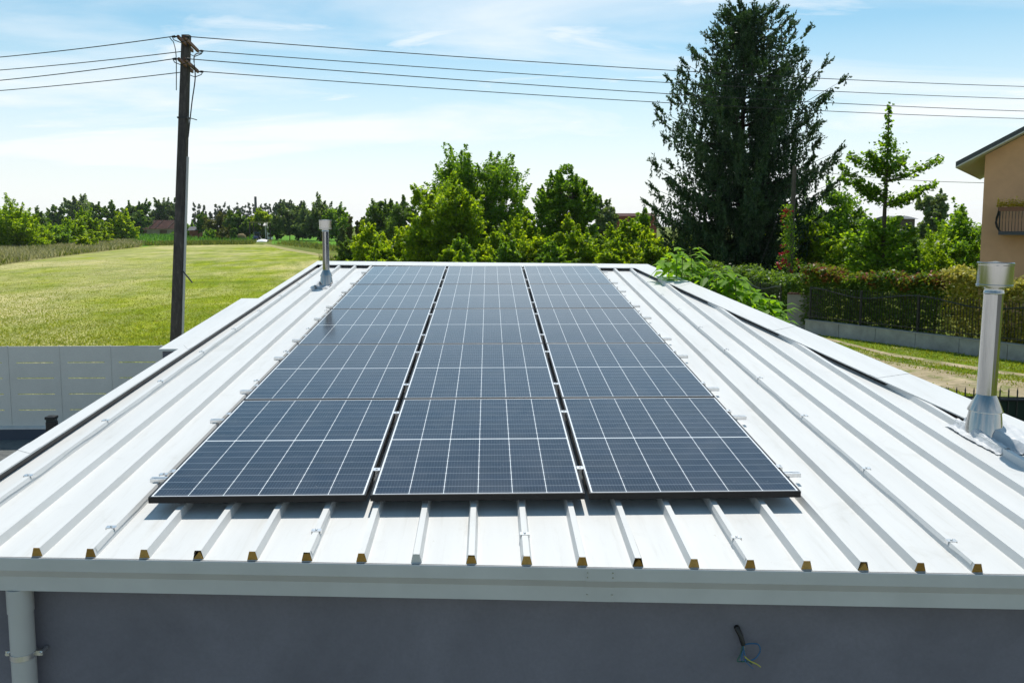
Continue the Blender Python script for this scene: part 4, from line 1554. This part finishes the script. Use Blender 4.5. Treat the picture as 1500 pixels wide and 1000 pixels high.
    A_, B_ = np.array([tuple(a) for a in A]), np.array([tuple(a) for a in B])
    quads('crown', strips(A_, B_, np.array(Wd)), M['needle'], root)
    br.tube([(X, Y, -.3), (X + .05, Y, H * .3), (X - .05, Y, H * .6), (X, Y, H * .96)], [.36, .28, .17, .03], 12)
    br.build('trunk', M['bark_dark'], root, True)


spruce(1085, 60, 'very tall dark spruce with drooping branches towering over the garden')


# ------------------------------------------------------------------ young tiered tree
def tiered(px, D, label):
    b = at(px, 330, D)
    X, Y = b.x, D
    z_of = lambda py: at(px, py, D).z
    root = thing('ginkgo_tree', label, 'tree', (X, Y, 0))
    r = random.Random(3)
    br = MB()
    H = z_of(155)
    pts_ = []
    mpp = D / FOC
    limbs = [(266, 74, 236), (258, -52, 228), (290, -66, 246), (286, -58, 262), (298, 80, 271), (302, 60, 284), (296, -34, 278),
             (252, 34, 232), (248, -30, 226),
             (372, -50, 345), (366, 40, 338), (385, -56, 365), (390, 46, 366), (404, -50, 384), (408, 42, 388), (350, -30, 326), (346, 28, 322)]
    for i, (p0, dx, p1) in enumerate(limbs):
        for s in ((0, 1) if p0 > 340 else (0,)):
            yo = r.uniform(-.8, .8) if s == 0 else r.uniform(-1.8, 1.8)
            dxx = dx * (1 if s == 0 else r.uniform(.3, .7))
            a = Vector((X, Y, z_of(p0)))
            e = Vector((X + dxx * mpp, Y + yo, z_of(p1 + (0 if s == 0 else r.uniform(-6, 10)))))
            mid = a.lerp(e, .5) + Vector((0, 0, -.12))
            br.tube([a, mid, e], [.05, .03, .008], 5)
            n = 24
            for k in range(n):
                t = .12 + .88 * k / (n - 1)
                c = a.lerp(mid, t * 2) if t < .5 else mid.lerp(e, t * 2 - 1)
                rr = .27 * (1.1 - .6 * t) + .07
                for _ in range(int(15 if s == 0 else 9)):
                    pts_.append((c.x + r.gauss(0, rr * .6), c.y + r.gauss(0, rr * .7), c.z + r.gauss(.06, rr * .5)))
    for py in range(156, 302, 3):
        wp = 3 + (py - 156) * .08 if py < 205 else (15 if py < 222 else (21 if py < 252 else (11 if py < 270 else 5)))
        wd = wp * mpp
        for _ in range(8 if py < 200 else (34 if py < 252 else (14 if py < 270 else 5))):
            pts_.append((X + r.gauss(0, wd * .55), Y + r.gauss(0, wd * .55), z_of(py) + r.gauss(0, .1)))
    for py in range(330, 428, 3):
        wd = 20 * mpp * (1 + .3 * math.sin(py * .2))
        for _ in range(34):
            pts_.append((X + r.gauss(0, wd), Y + r.gauss(0, wd), z_of(py) + r.gauss(0, .12)))
    quads('crown', leaf_quads(np.array(pts_), .21, .4, .85), M['leaf'], root)
    br.tube([(X, Y, -.2), (X, Y, H * .5), (X + .03, Y, H * .8), (X, Y, H)], [.13, .10, .06, .012], 10)
    br.build('trunk', M['bark'], root, True)


tiered(1295, 46, 'young tree with tiered upswept branches and a thin pointed top')


# ------------------------------------------------------------------ broad leaved climber behind the right verge
def climber():
    r = random.Random(9)
    D = 12.6
    b = at(1060, 420, D)
    root = thing('broad_leaf_shrub', 'lush shrub with large drooping glossy leaves beside the right roof edge', 'shrub', (b.x, b.y, 0))
    st = MB()
    Q = []
    heads = []
    for i in range(46):
        px = r.uniform(962, 1150)
        top = 366 + max(0, px - 1010) * .62 + r.uniform(0, 26) + (8 if px < 985 else 0)
        heads.append((px, top, D + r.uniform(-1.0, 1.2) + (px - 1060) * -.003))
    for (px, py, d) in heads:
        e = at(px, py, d)
        base_ = Vector((e.x + r.uniform(-.3, .3), e.y + r.uniform(-.4, .4), 0))
        mid = base_.lerp(e, .6) + Vector((r.uniform(-.2, .2), r.uniform(-.2, .2), .1))
        st.tube([base_, mid, e], [.018, .012, .005], 6)
        for k in range(20):
            t = r.uniform(0, 1) ** 1.5
            o = e.lerp(mid, t * .5)
            an = r.uniform(0, 6.28)
            out = Vector((math.cos(an), math.sin(an), r.uniform(-.1, .55)))
            ln = r.uniform(.16, .29)
            p0 = o + out * .05
            dirn = (out + Vector((0, 0, -.15))).normalized()
            sd = dirn.cross(Vector((0, 0, 1))).normalized()
            up = sd.cross(dirn)
            w = ln * .27
            m1 = p0 + dirn * ln * .5 + up * .012
            tip = p0 + dirn * ln + Vector((0, 0, -ln * .38))
            for sg in (-1, 1):
                Q.append([p0, m1 + sd * (w * sg) - up * .010, tip, m1] if sg > 0 else [p0, m1, tip, m1 + sd * (w * sg) - up * .010])
    Q = np.array([[tuple(v) for v in q] for q in Q])
    quads('foliage', Q, M['bigleaf'], root)
    st.build('stems', M['weed'], root)


climber()


# ------------------------------------------------------------------ garden fence, wall, hedges on the right
FA, FB, FC = Vector((18.6, 26.8, 0)), Vector((13.25, 36.4, 0)), Vector((12.1, 52, 0))


def hedge(name, label, A, B, width, z0, z1, mat, per_m=700, leaf=.11, wob=.12, mats2=None):
    L = (B - A).length
    n = int(L * per_m)
    d = (B - A).normalized()
    s = Vector((-d.y, d.x, 0))
    t = rng.uniform(0, 1, n)
    # leaves sit near the surface of the clipped volume
    a = rng.uniform(0, 1, n)
    side = rng.uniform(-1, 1, n)
    zz_ = rng.uniform(0, 1, n)
    face = rng.integers(0, 3, n)
    side = np.where(face == 0, -1 + .35 * a, np.where(face == 1, 1 - .35 * a, side))
    zz_ = np.where(face == 2, 1 - .12 * a, zz_)
    lump = wob * (np.sin(t * L * 2.1) + np.sin(t * L * 4.7 + 1) * .7 + np.sin(t * L * .9 + 2))
    C = np.stack([A.x + d.x * t * L + s.x * side * width / 2, A.y + d.y * t * L + s.y * side * width / 2, z0 + (z1 + lump - z0) * zz_], 1)
    C += rng.normal(size=C.shape) * .09
    root = thing(name, label, 'hedge', (A + B) / 2)
    quads('foliage', leaf_quads(C, leaf, .4), mat, root)
    st = MB()
    k = int(L / .6)
    for i in range(k):
        p = A.lerp(B, (i + .5) / k)
        st.tube([p, p + Vector((random.uniform(-.1, .1), random.uniform(-.1, .1), z1 * .7))], [.03, .012], 5)
    st.build('stems', M['bark'], root)
    return root


dAB = (FB - FA).normalized()
nAB = Vector((dAB.y, -dAB.x, 0))
if nAB.x < 0:
    nAB = -nAB
hedge('hedge', 'clipped red tipped photinia hedge behind the iron fence', FB + nAB * .8 - dAB * .1, FA.lerp(FB, .42) + nAB * .8, .9, .3, 2.62, M['photinia'], 3000, .16)
hedge('hedge', 'yellow and green variegated hedge behind the iron fence', FA.lerp(FB, .40) + nAB * .85, FA + nAB * .85 - dAB * 3.0, 1.1, .3, 2.75, M['variegated'], 3200, .15)
hedge('hedge', 'dark green hedge left of the rough stone pillar', FB + Vector((.9, .6, 0)), FC + Vector((.9, 0, 0)), .9, .2, 2.15, M['leaf_dark'], 2000, .17)


def iron_fence(name, label, A, B, zb0, ztop, wave, sp=.115, post=2.45, pillar_gap=0):
    L = (B - A).length
    d = (B - A).normalized()
    root = thing(name, label, 'fence', A)
    n = max(1, round(L / post))
    for k in range(n + 1):
        p = A + d * (L * k / n)
        b = MB()
        b.box(p.x - .03, p.y - .03, zb0 - .02, p.x + .03, p.y + .03, ztop + .04)
        b.build('post', M['iron'], root)
    for k in range(n):
        b = MB()
        p0, p1 = A + d * (L * k / n), A + d * (L * (k + 1) / n)
        m_ = int((p1 - p0).length / sp)
        rail = []
        for i in range(m_ + 1):
            t = (i + .5) / (m_ + 1)
            p = p0.lerp(p1, t)
            b.bar((p.x, p.y, zb0 + .05), (p.x, p.y, ztop), .016)
            b.tube([(p.x, p.y, ztop), (p.x, p.y, ztop + .07)], [.014, .001], 5)
        for i in range(17):
            t = i / 16
            p = p0.lerp(p1, t)
            rail.append(Vector((p.x, p.y, ztop - .13 + (wave * math.cos((k + t) * math.pi * 1.0) if wave else 0))))
        b.tube(rail, .024, 6)
        b.bar(Vector((p0.x, p0.y, zb0 + .14)), Vector((p1.x, p1.y, zb0 + .14)), .03)
        b.build('railing', M['iron'], root)
    return root


iron_fence('iron_fence', 'dark wrought iron fence with a wavy top rail on low concrete wall', FA - dAB * 4.9, FB - dAB * .9, .60, 1.95, .13)
iron_fence('iron_fence', 'dark iron fence stretch before the dark hedge left of pillar', FB + Vector((-.15, 1.2, 0)), FC, .30, 1.85, .13)
gw = MB()
A, B = FA - dAB * 5.2, FB - dAB * .75
L = (B - A).length
nseg = 9
for k in range(nseg):
    a, c = A.lerp(B, k / nseg), A.lerp(B, (k + 1) / nseg - .0012)
    gw.bar(Vector((a.x, a.y, .24)), Vector((c.x, c.y, .24)), .24, .62)
wb = thing('garden_wall', 'low stained concrete wall under the wavy iron fence', 'wall', A)
gw.build('wall', M['concrete'], wb)
gw = MB()
gw.bar(Vector((A.x, A.y, .57)), Vector((B.x, B.y, .57)), .30, .035)
gw.build('coping', M['concrete'], wb)
# pillar wall with tiled coping
pa, pb = at(1155, 450, 37.0), at(1203, 450, 36.2)
pl = thing('garden_pillar', 'rough grey rendered masonry block with a tiled top between fences', 'pillar', (pa.x, pa.y, 0))
b = MB()
zt_p = at(1180, 431, 36.6).z
b.bar(Vector((pa.x, pa.y, zt_p / 2 + .2)), Vector((pb.x, pb.y, zt_p / 2 + .2)), .45, zt_p - .4)
b.build('block', M['stone'], pl)
b = MB()
b.bar(Vector((pa.x - .03, pa.y, .2)), Vector((pb.x + .03, pb.y, .2)), .52, .42)
b.build('plinth', M['concrete'], pl)
b = MB()
for k in range(9):
    t0, t1 = k / 9, (k + .9) / 9
    p0, p1 = pa.lerp(pb, t0), pa.lerp(pb, t1)
    b.bar(Vector((p0.x, p0.y, zt_p + .02)), Vector((p1.x, p1.y, zt_p + .035)), .56, .04)
b.build('tile_coping', M['tile_red'], pl)

# black picket fence close to the building on the right
NA, NB = Vector((9.2, 15.2, 0)), Vector((12.6, 11.0, 0))
NA, NB = at(1370, 600, 13.2), at(1530, 600, 13.0)
NA.z = NB.z = 0
dN = (NB - NA).normalized()
iron_fence('picket_fence', 'black metal picket fence close behind the larger steel flue', NA - dN * 2.4, NB + dN * 6, .25, at(1450, 573, 13.1).z, 0, .135, 2.4)
tag(bpy.data.objects['picket_fence'], cat='fence')
sn = MB()
sn.bar(Vector((NA.x, NA.y + .05, 1.06)) - dN * 2.4, Vector((NB.x, NB.y + .05, 1.06)) + dN * 6, .006, 1.62)
sn.build('shade_net', simple('dark green net', (.012, .03, .018), .9), bpy.data.objects['picket_fence'])
pw = MB()
pw.bar(Vector((NA.x, NA.y, .09)) - dN * 2.5, Vector((NB.x, NB.y, .09)) + dN * 6.1, .22, .30)
tag(pw.build('fence_wall', M['concrete']), 'low concrete base wall under the black picket fence', 'wall')

# service pole with climbing roses
D = 47
rb = at(1160, 330, D)
rpole = thing('wooden_pole', 'grey wooden service pole overgrown with red climbing roses', 'pole', (rb.x, D, 0))
b = MB()
zt_ = at(1160, 243, D).z
b.tube([(rb.x - .05, D, -.2), (rb.x, D, zt_ * .5), (rb.x + .05, D, zt_)], [.17, .14, .11], 12)
b.build('post', M['wood_grey'], rpole, True)
rr_ = random.Random(2)
tops = []
for i in range(1500):
    py = rr_.uniform(300, 425)
    sp_ = 5 + max(0, py - 370) * .32
    p = at(1155 + rr_.gauss(0, sp_), py, D - .3 + rr_.gauss(0, .25))
    tops.append(tuple(p))
ros = thing('climbing_rose', 'climbing rose with red blooms growing up the wooden pole', 'rose', (rb.x, D - .3, 0))
quads('foliage', leaf_quads(np.array(tops), .14, .4), M['leaf'], ros)
tops = []
for i in range(26):
    py = rr_.choice([rr_.uniform(300, 345), rr_.uniform(360, 415), rr_.uniform(375, 420)])
    c = at(1152 + rr_.gauss(0, 5 + max(0, py - 360) * .22), py, D - .7)
    for _ in range(7):
        tops.append((c.x + rr_.gauss(0, .08), c.y + rr_.gauss(0, .08), c.z + rr_.gauss(0, .08)))
quads('blooms', leaf_quads(np.array(tops), .15, .2, .9), M['rose'], ros)
b = MB()
p1 = at(1445, 268, 37.5)
p0 = Vector((rb.x, D, zt_ - .15))
b.tube([p0.lerp(p1, k / 12) + Vector((0, 0, -.6 * (k / 12) * (1 - k / 12))) for k in range(13)], .012, 5)
tag(b.build('service_wire', M['pole']), 'thin service wire from the rose pole to the orange house', 'power line')
b = MB()
p1 = at(1090, 405, 46)
p1.z = 0
b.tube([Vector((rb.x, D, zt_ - .6)), p1], .012, 5)
tag(b.build('guy_wire', M['pole']), 'slanting guy wire from the rose pole to the ground', 'wire')

# ------------------------------------------------------------------ orange house
HD = 36.5
c0 = at(1438, 330, HD)
hx, hy = c0.x, HD
WID, DEP = 11.0, 10.0
eav = at(1441, 229, HD).z
hs = thing('house', 'orange rendered two storey house with a dark edged gable roof', 'house', (hx, hy, 0))
HROT = rad(-35)
hs.rotation_euler = (0, 0, HROT)
pit = math.tan(rad(29))
rid = eav + .18 + WID / 2 * pit
b = MB()
ez = eav + .05
P = [(hx, hy, -.1), (hx + WID, hy, -.1), (hx + WID, hy, ez), (hx + WID / 2, hy, ez + WID / 2 * pit), (hx, hy, ez)]
P2 = [(x, hy + DEP, z) for x, y, z in P]
b.add(P + P2, [(0, 1, 2, 3, 4), (9, 8, 7, 6, 5), (1, 6, 7, 2), (5, 0, 4, 9), (2, 7, 8, 3), (3, 8, 9, 4)])
b.build('wall', M['orange'], hs)
ov, fo = 1.05, .75
b = MB()
s2 = MB()
for sg in (-1, 1):
    xe = hx + WID / 2 + sg * (WID / 2 + ov)
    xr = hx + WID / 2
    ze, zr = ez - ov * pit + .03, ez + WID / 2 * pit + .03
    for (mm, o0, o1) in ((s2, .0, .06), (b, .062, .26)):
        P = [(xe, hy - fo, ze + o0), (xr, hy - fo, zr + o0), (xr, hy + DEP + fo, zr + o0), (xe, hy + DEP + fo, ze + o0)]
        Q = [(x, y, z + o1 - o0) for x, y, z in P]
        if sg > 0:
            P, Q = P[::-1], Q[::-1]
        mm.hexa(P + Q)
b.build('roof', M['slate'], hs)
s2.build('soffit', M['soffit'], hs)
# balcony
bx0 = hx + .72
bz = at(1470, 345, HD - 1.2).z
b = MB()
b.box(bx0, hy - 1.2, bz + .03, bx0 + 4.2, hy + .05, bz + .17)
bal = b.build('balcony', M['slate'], hs)
b = MB()
rt_ = at(1470, 305, HD - 1.2).z


def bow(t):           # belly of each baluster
    return .16 * math.sin(min(1, max(0, t)) * math.pi) ** 1.0 * (1.3 - t) + .06 * t


for x in np.arange(bx0 + .02, bx0 + 4.2, .115):
    b.tube([(x, hy - 1.15 - bow(t), bz + .17 + (rt_ - bz - .2) * t) for t in (0, .2, .4, .6, .8, 1)], .012, 5)
for y in np.arange(hy - 1.1, hy, .13):
    b.tube([(bx0 + .02 - bow(t), y, bz + .17 + (rt_ - bz - .2) * t) for t in (0, .2, .4, .6, .8, 1)], .012, 5)
b.bar((bx0 - .06, hy - 1.21, rt_), (bx0 + 4.2, hy - 1.21, rt_), .05, .04)
b.bar((bx0 - .04, hy - 1.2, rt_), (bx0 - .04, hy, rt_), .05, .04)
for x in (bx0 + .02, bx0 + 1.4, bx0 + 2.8, bx0 + 4.15):
    b.bar((x, hy - 1.16, bz + .17), (x, hy - 1.16, rt_), .05)
b.build('railing', M['iron'], bal)
fb = thing('flower_box', 'balcony planter filled with yellow flowers on the orange house', 'flower box', (hx, hy, 0))
fb.rotation_euler = (0, 0, HROT)
b = MB()
b.box(bx0 - .02, hy - 1.36, rt_ - .13, bx0 + 4.1, hy - 1.1, rt_ + .035)
b.build('planter', simple('brown planter', (.20, .085, .045), .7), fb)
fp = np.stack([rng.uniform(bx0 - .1, bx0 + 4.15, 3200), rng.uniform(hy - 1.45, hy - 1.02, 3200), rt_ + .05 + np.abs(rng.normal(0, .13, 3200))], 1)
quads('flowers', leaf_quads(fp, .085, .5), M['flower_y'], fb)

# ------------------------------------------------------------------ far buildings and machines
def barn(name, label, px0, px1, D, pytop, pyeave, wallm, roofm, depth=9):
    a, c = at(px0, 330, D), at(px1, 330, D)
    zt_, ze = at(px0, pytop, D).z, at(px0, pyeave, D).z
    r_ = thing(name, label, 'building', ((a.x + c.x) / 2, D, 0))
    b = MB()
    b.box(a.x, D, -.1, c.x, D + depth, ze)
    b.build('wall', wallm, r_)
    b = MB()
    x0, x1 = a.x - .5, c.x + .5
    ym = D + depth / 2
    b.add([(x0, D - .6, ze - .1), (x1, D - .6, ze - .1), (x1, ym, zt_), (x0, ym, zt_), (x0, D + depth + .6, ze - .1), (x1, D + depth + .6, ze - .1)],
          [(0, 1, 2, 3), (3, 2, 5, 4), (0, 3, 4), (1, 5, 2), (0, 4, 5, 1)])
    b.build('roof', roofm, r_)
    return r_, a, c, ze


r_, a, c, ze = barn('farm_building', 'long old farm building with a red tiled roof and faded wall', 146, 262, 395, 322.5, 335, M['pinkish'], M['tile_red'])
for t in (.3, .55, .8):
    x = a.x + (c.x - a.x) * t
    b = MB()
    b.box(x - 1.6, 394.9, 0, x + 1.6, 395.2, ze * .8)
    b.build('doorway', M['rust'], r_)
for t in (.12, .24, .38, .5, .62, .7, .86):
    x = a.x + (c.x - a.x) * t
    b = MB()
    b.bar((x, 394.2, ze + .1), (x + 2.2, 399.2, at(146, 322.5, 395).z + .2), .2, .15)
    b.build('rafter', M['wood_grey'], r_)
barn('farm_building', 'distant red brick building between the trees left of the spruce', 893, 962, 175, 312, 316, M['brick_red'], M['tile_red'], 8)
barn('farm_building', 'distant low building with a dark roof right of the young tree', 1312, 1340, 150, 316, 320, M['wood_grey'], M['slate'], 8)
barn('garden_shed', 'small pale garden shed right of the pergola', 388, 395, 285, 325, 330, M['pale'], M['pale'], 4)
barn('garden_shed', 'small dark garden shed left of the stem tree', 277, 291, 300, 332, 337, M['brick_red'], M['slate'], 4)

a, c = at(367, 330, 268), at(393, 330, 268)
pg = thing('pergola', 'flat topped garden pergola with yellowish roof behind the tractor', 'pergola', (a.x, 268, 0))
zt_ = at(370, 325, 268).z
b = MB()
b.box(a.x, 266, zt_ - .35, c.x, 271, zt_)
b.build('roof', simple('straw roof', (.28, .25, .09), .9), pg)
for x in (a.x + .2, c.x - .2):
    for y in (266.2, 270.8):
        b = MB()
        b.box(x - .12, y - .12, 0, x + .12, y + .12, zt_ - .35)
        b.build('post', M['wood_grey'], pg)

# tractor
tb = at(376, 353, 250)
tx, ty = tb.x, 250
tr = thing('tractor', 'small blue tractor parked at the end of the farm path', 'tractor', (tx, ty, 0))
b = MB()
b.box(tx - .5, ty - 1.9, .75, tx + .5, ty + .2, 1.5)
b.build('bonnet', M['blue_paint'], tr, False, .12)
b = MB()
for sx in (-.6, .6):
    for y in (.3, 1.5):
        b.bar((tx + sx, ty + y, 1.2), (tx + sx * .95, ty + y, 2.55), .09)
b.box(tx - .75, ty + .1, 2.5, tx + .75, ty + 1.7, 2.62)
b.box(tx - .6, ty + .4, .9, tx + .6, ty + 1.5, 1.35)
cabm = b.build('cab', M['blue_paint'], tr)
b = MB()
b.box(tx - .55, ty + .36, 1.4, tx + .55, ty + .38, 2.45)
b.build('windscreen', M['glass_dark'], cabm)
for sx in (-1, 1):
    for (y, r0, w) in ((.95, .75, .42), (-1.45, .48, .3)):
        b = MB()
        b.tube([(tx + sx * .62, ty + y, r0), (tx + sx * (.62 + w), ty + y, r0)], r0, 20)
        wheel = b.build('wheel', M['tyre'], tr, True)
        b = MB()
        b.tube([(tx + sx * (.62 + w), ty + y, r0), (tx + sx * (.64 + w), ty + y, r0)], r0 * .5, 14)
        b.build('rim', M['whitep'], wheel)
b = MB()
b.tube([(tx + .3, ty - 1.3, 1.45), (tx + .3, ty - 1.3, 2.4)], .05, 8)
b.build('exhaust', M['iron'], tr)
q = at(385, 353, 244)
tp = thing('covered_heap', 'white sheeted heap beside the blue tractor', 'heap', (q.x, q.y, 0))
b = MB()
n = 10
P = []
for j in range(n + 1):
    for i in range(n + 1):
        x, y = (i / n - .5) * 4.2, (j / n - .5) * 3
        x *= .7
        z = .7 * max(0, 1 - (x / 2.1) ** 2) * max(0, 1 - (y / 1.5) ** 2) ** .7 + random.uniform(0, .05)
        P.append((q.x + x, q.y + y, z))
b.add(P, [(j * (n + 1) + i, j * (n + 1) + i + 1, (j + 1) * (n + 1) + i + 1, (j + 1) * (n + 1) + i) for j in range(n) for i in range(n)])
b.build('sheet', M['whitep'], tp, True)
q = at(353.5, 345, 262)
hb = MB()
hb.lathe([(1.4, 0), (1.45, .9), (1.3, 1.6), (.7, 2.1), (.05, 2.2)], 16, (q.x, q.y, 0))
tag(hb.build('hay_stack', simple('old hay', (.22, .17, .09), .95, 0, .1, .3, 2, .6, 8), None, True), 'brown rounded hay stack in front of the garden trees', 'hay stack')
q = at(375.3, 330, 560)
b = MB()
b.tube([(q.x, 560, 0), (q.x, 560, at(375, 288, 560).z)], [1.0, .75], 10)
tag(b.build('mast', M['slate']), 'thin dark mast standing above the distant poplar row', 'mast')

# ------------------------------------------------------------------ ground cover
def blades(name, xy, h, w, mat, lean=.35):
    n = len(xy)
    A = np.concatenate([xy, np.zeros((n, 1))], 1)
    hh = h * rng.uniform(.3, 1.35, n)
    B = A + np.stack([rng.normal(0, lean, n) * hh, rng.normal(0, lean, n) * hh, hh], 1)
    o = quads(name, strips(A, B, w * rng.uniform(.6, 1.4, n)), mat)
    return tag(o, kind='stuff')


def in_poly(P, poly):
    x, y = P[:, 0], P[:, 1]
    ins = np.zeros(len(P), bool)
    j = len(poly) - 1
    for i in range(len(poly)):
        xi, yi = poly[i]
        xj, yj = poly[j]
        cnd = ((yi > y) != (yj > y)) & (x < (xj - xi) * (y - yi) / (yj - yi + 1e-12) + xi)
        ins ^= cnd
        j = i
    return ins


def scatter(n, poly, ynear, yfar, pxlo=-40, pxhi=1540, power=1.0):
    """more blades near by, fewer far off"""
    u = rng.uniform(0, 1, n)
    y = 1 / (1 / ynear + (1 / yfar - 1 / ynear) * u)
    px = rng.uniform(pxlo, pxhi, n)
    x = np.array([(RT.x * ((p - 750) / FOC) + FW.x) / (RT.y * ((p - 750) / FOC) + FW.y) for p in px]) * y
    P = np.stack([x, y], 1)
    return P[in_poly(P, poly)]


P = scatter(190000, lawn_pts, 18.4, 120, -60, 560)
tag(blades('grass', P, .075, .028, M['grass'], .7), 'short mown grass of the lawn left of the roof', 'grass')
# tall dry grass along the hedgerow
strip = [g2(-80, 397), g2(0, 389), g2(90, 376), g2(205, 362), g2(216, 358), g2(190, 353), g2(100, 357), g2(0, 362), g2(-80, 366)]
sheet('dry_meadow', strip, .018, M['haysoil'])
bb = np.array(strip)
Pq = np.zeros((0, 2))
while len(Pq) < 42000:
    q = rng.uniform(bb.min(0), bb.max(0), (60000, 2))
    Pq = np.concatenate([Pq, q[in_poly(q, strip)]])
mixd = rng.uniform(0, 1, len(Pq)) + .25 * np.sin(Pq[:, 1] * .23 + Pq[:, 0] * .31)
o = blades('weeds', Pq[mixd < .28], .75, .2, M['weed'], .35)
tag(o, 'green weeds mixed into the dry grass before the hedgerow', 'weeds')
Pq = Pq[mixd >= .28]
Pq = Pq[rng.uniform(0, 1, len(Pq)) < .75]
o = blades('tall_grass', Pq, .9, .13, M['hay'], .42)
tag(o, 'tall dry grass between the lawn and the hedgerow', 'grass')
# maize and weeds
poly = [g2(205, 361), g2(372, 356.5), g2(376, 346), g2(330, 344), g2(150, 344)]
bb = np.array(poly)
Pq = rng.uniform(bb.min(0), bb.max(0), (16000, 2))
Pq = Pq[in_poly(Pq, poly)]
Pq[:, 1] = np.round(Pq[:, 1] / .9) * .9 + rng.normal(0, .06, len(Pq))
tag(blades('maize', Pq, 1.25, .22, M['maize'], .4), 'rows of young maize beyond the lawn', 'crop')
poly = [g2(200, 360.5), g2(372, 358.3), g2(374, 356.0), g2(240, 357.5)]
bb = np.array(poly)
Pq = rng.uniform(bb.min(0), bb.max(0), (9000, 2))
Pq = Pq[in_poly(Pq, poly)]
tag(blades('weeds', Pq, .9, .2, M['weed'], .35), 'weeds along the edge of the maize', 'weeds')
poly = [g2(400, 358), g2(490, 369), g2(500, 372), g2(500, 363), g2(430, 355)]
bb = np.array(poly)
Pq = rng.uniform(bb.min(0), bb.max(0), (9000, 2))
Pq = Pq[in_poly(Pq, poly)]
tag(blades('weeds', Pq, .75, .16, M['weed'], .35), 'weeds between the farm path and the green field', 'weeds')
# grass by the track on the right
P = scatter(120000, [(10.6, 14.5), (40, 13), (40, 27.9), (18.6, 26.6), (13.1, 36.2), (12.0, 60), (6, 60), (4, 17)], 14.5, 60, 950, 1560)
inr = in_poly(P, RUT1) | in_poly(P, RUT2)
keep = ~inr | (rng.uniform(0, 1, len(P)) < .02) | ((np.sin(P[:, 0] * 1.3 + P[:, 1] * .55) > .8) & (rng.uniform(0, 1, len(P)) < .5))
tag(blades('verge_grass', P[keep], .075, .026, M['grass'], .6), 'grass along and between the ruts of the dirt track', 'grass')
# dry meadow behind the roof and in the garden
poly = [(-30, 62), (60, 62), (60, 100), (-20, 120), (-34, 135)]
P = scatter(60000, poly, 58, 130, 470, 1450)
tag(blades('meadow_grass', P, .55, .09, M['weed'], .35), 'rough uncut grass beyond the roof', 'grass')

# ------------------------------------------------------------------ light summer haze
hz_ = MB()
hz_.box(-1450, -90, -1.0, 1450, 2560, 42)
hm = bpy.data.materials.new('summer haze')
hm.use_nodes = True
ht = hm.node_tree
for n_ in list(ht.nodes):
    ht.nodes.remove(n_)
hv = ht.nodes.new('ShaderNodeVolumePrincipled')
hv.inputs['Color'].default_value = (.88, .94, 1, 1)
hv.inputs['Density'].default_value = HAZE
hv.inputs['Anisotropy'].default_value = .2
ho = ht.nodes.new('ShaderNodeOutputMaterial')
ht.links.new(hv.outputs[0], ho.inputs['Volume'])
tag(hz_.build('haze', hm), kind='stuff')
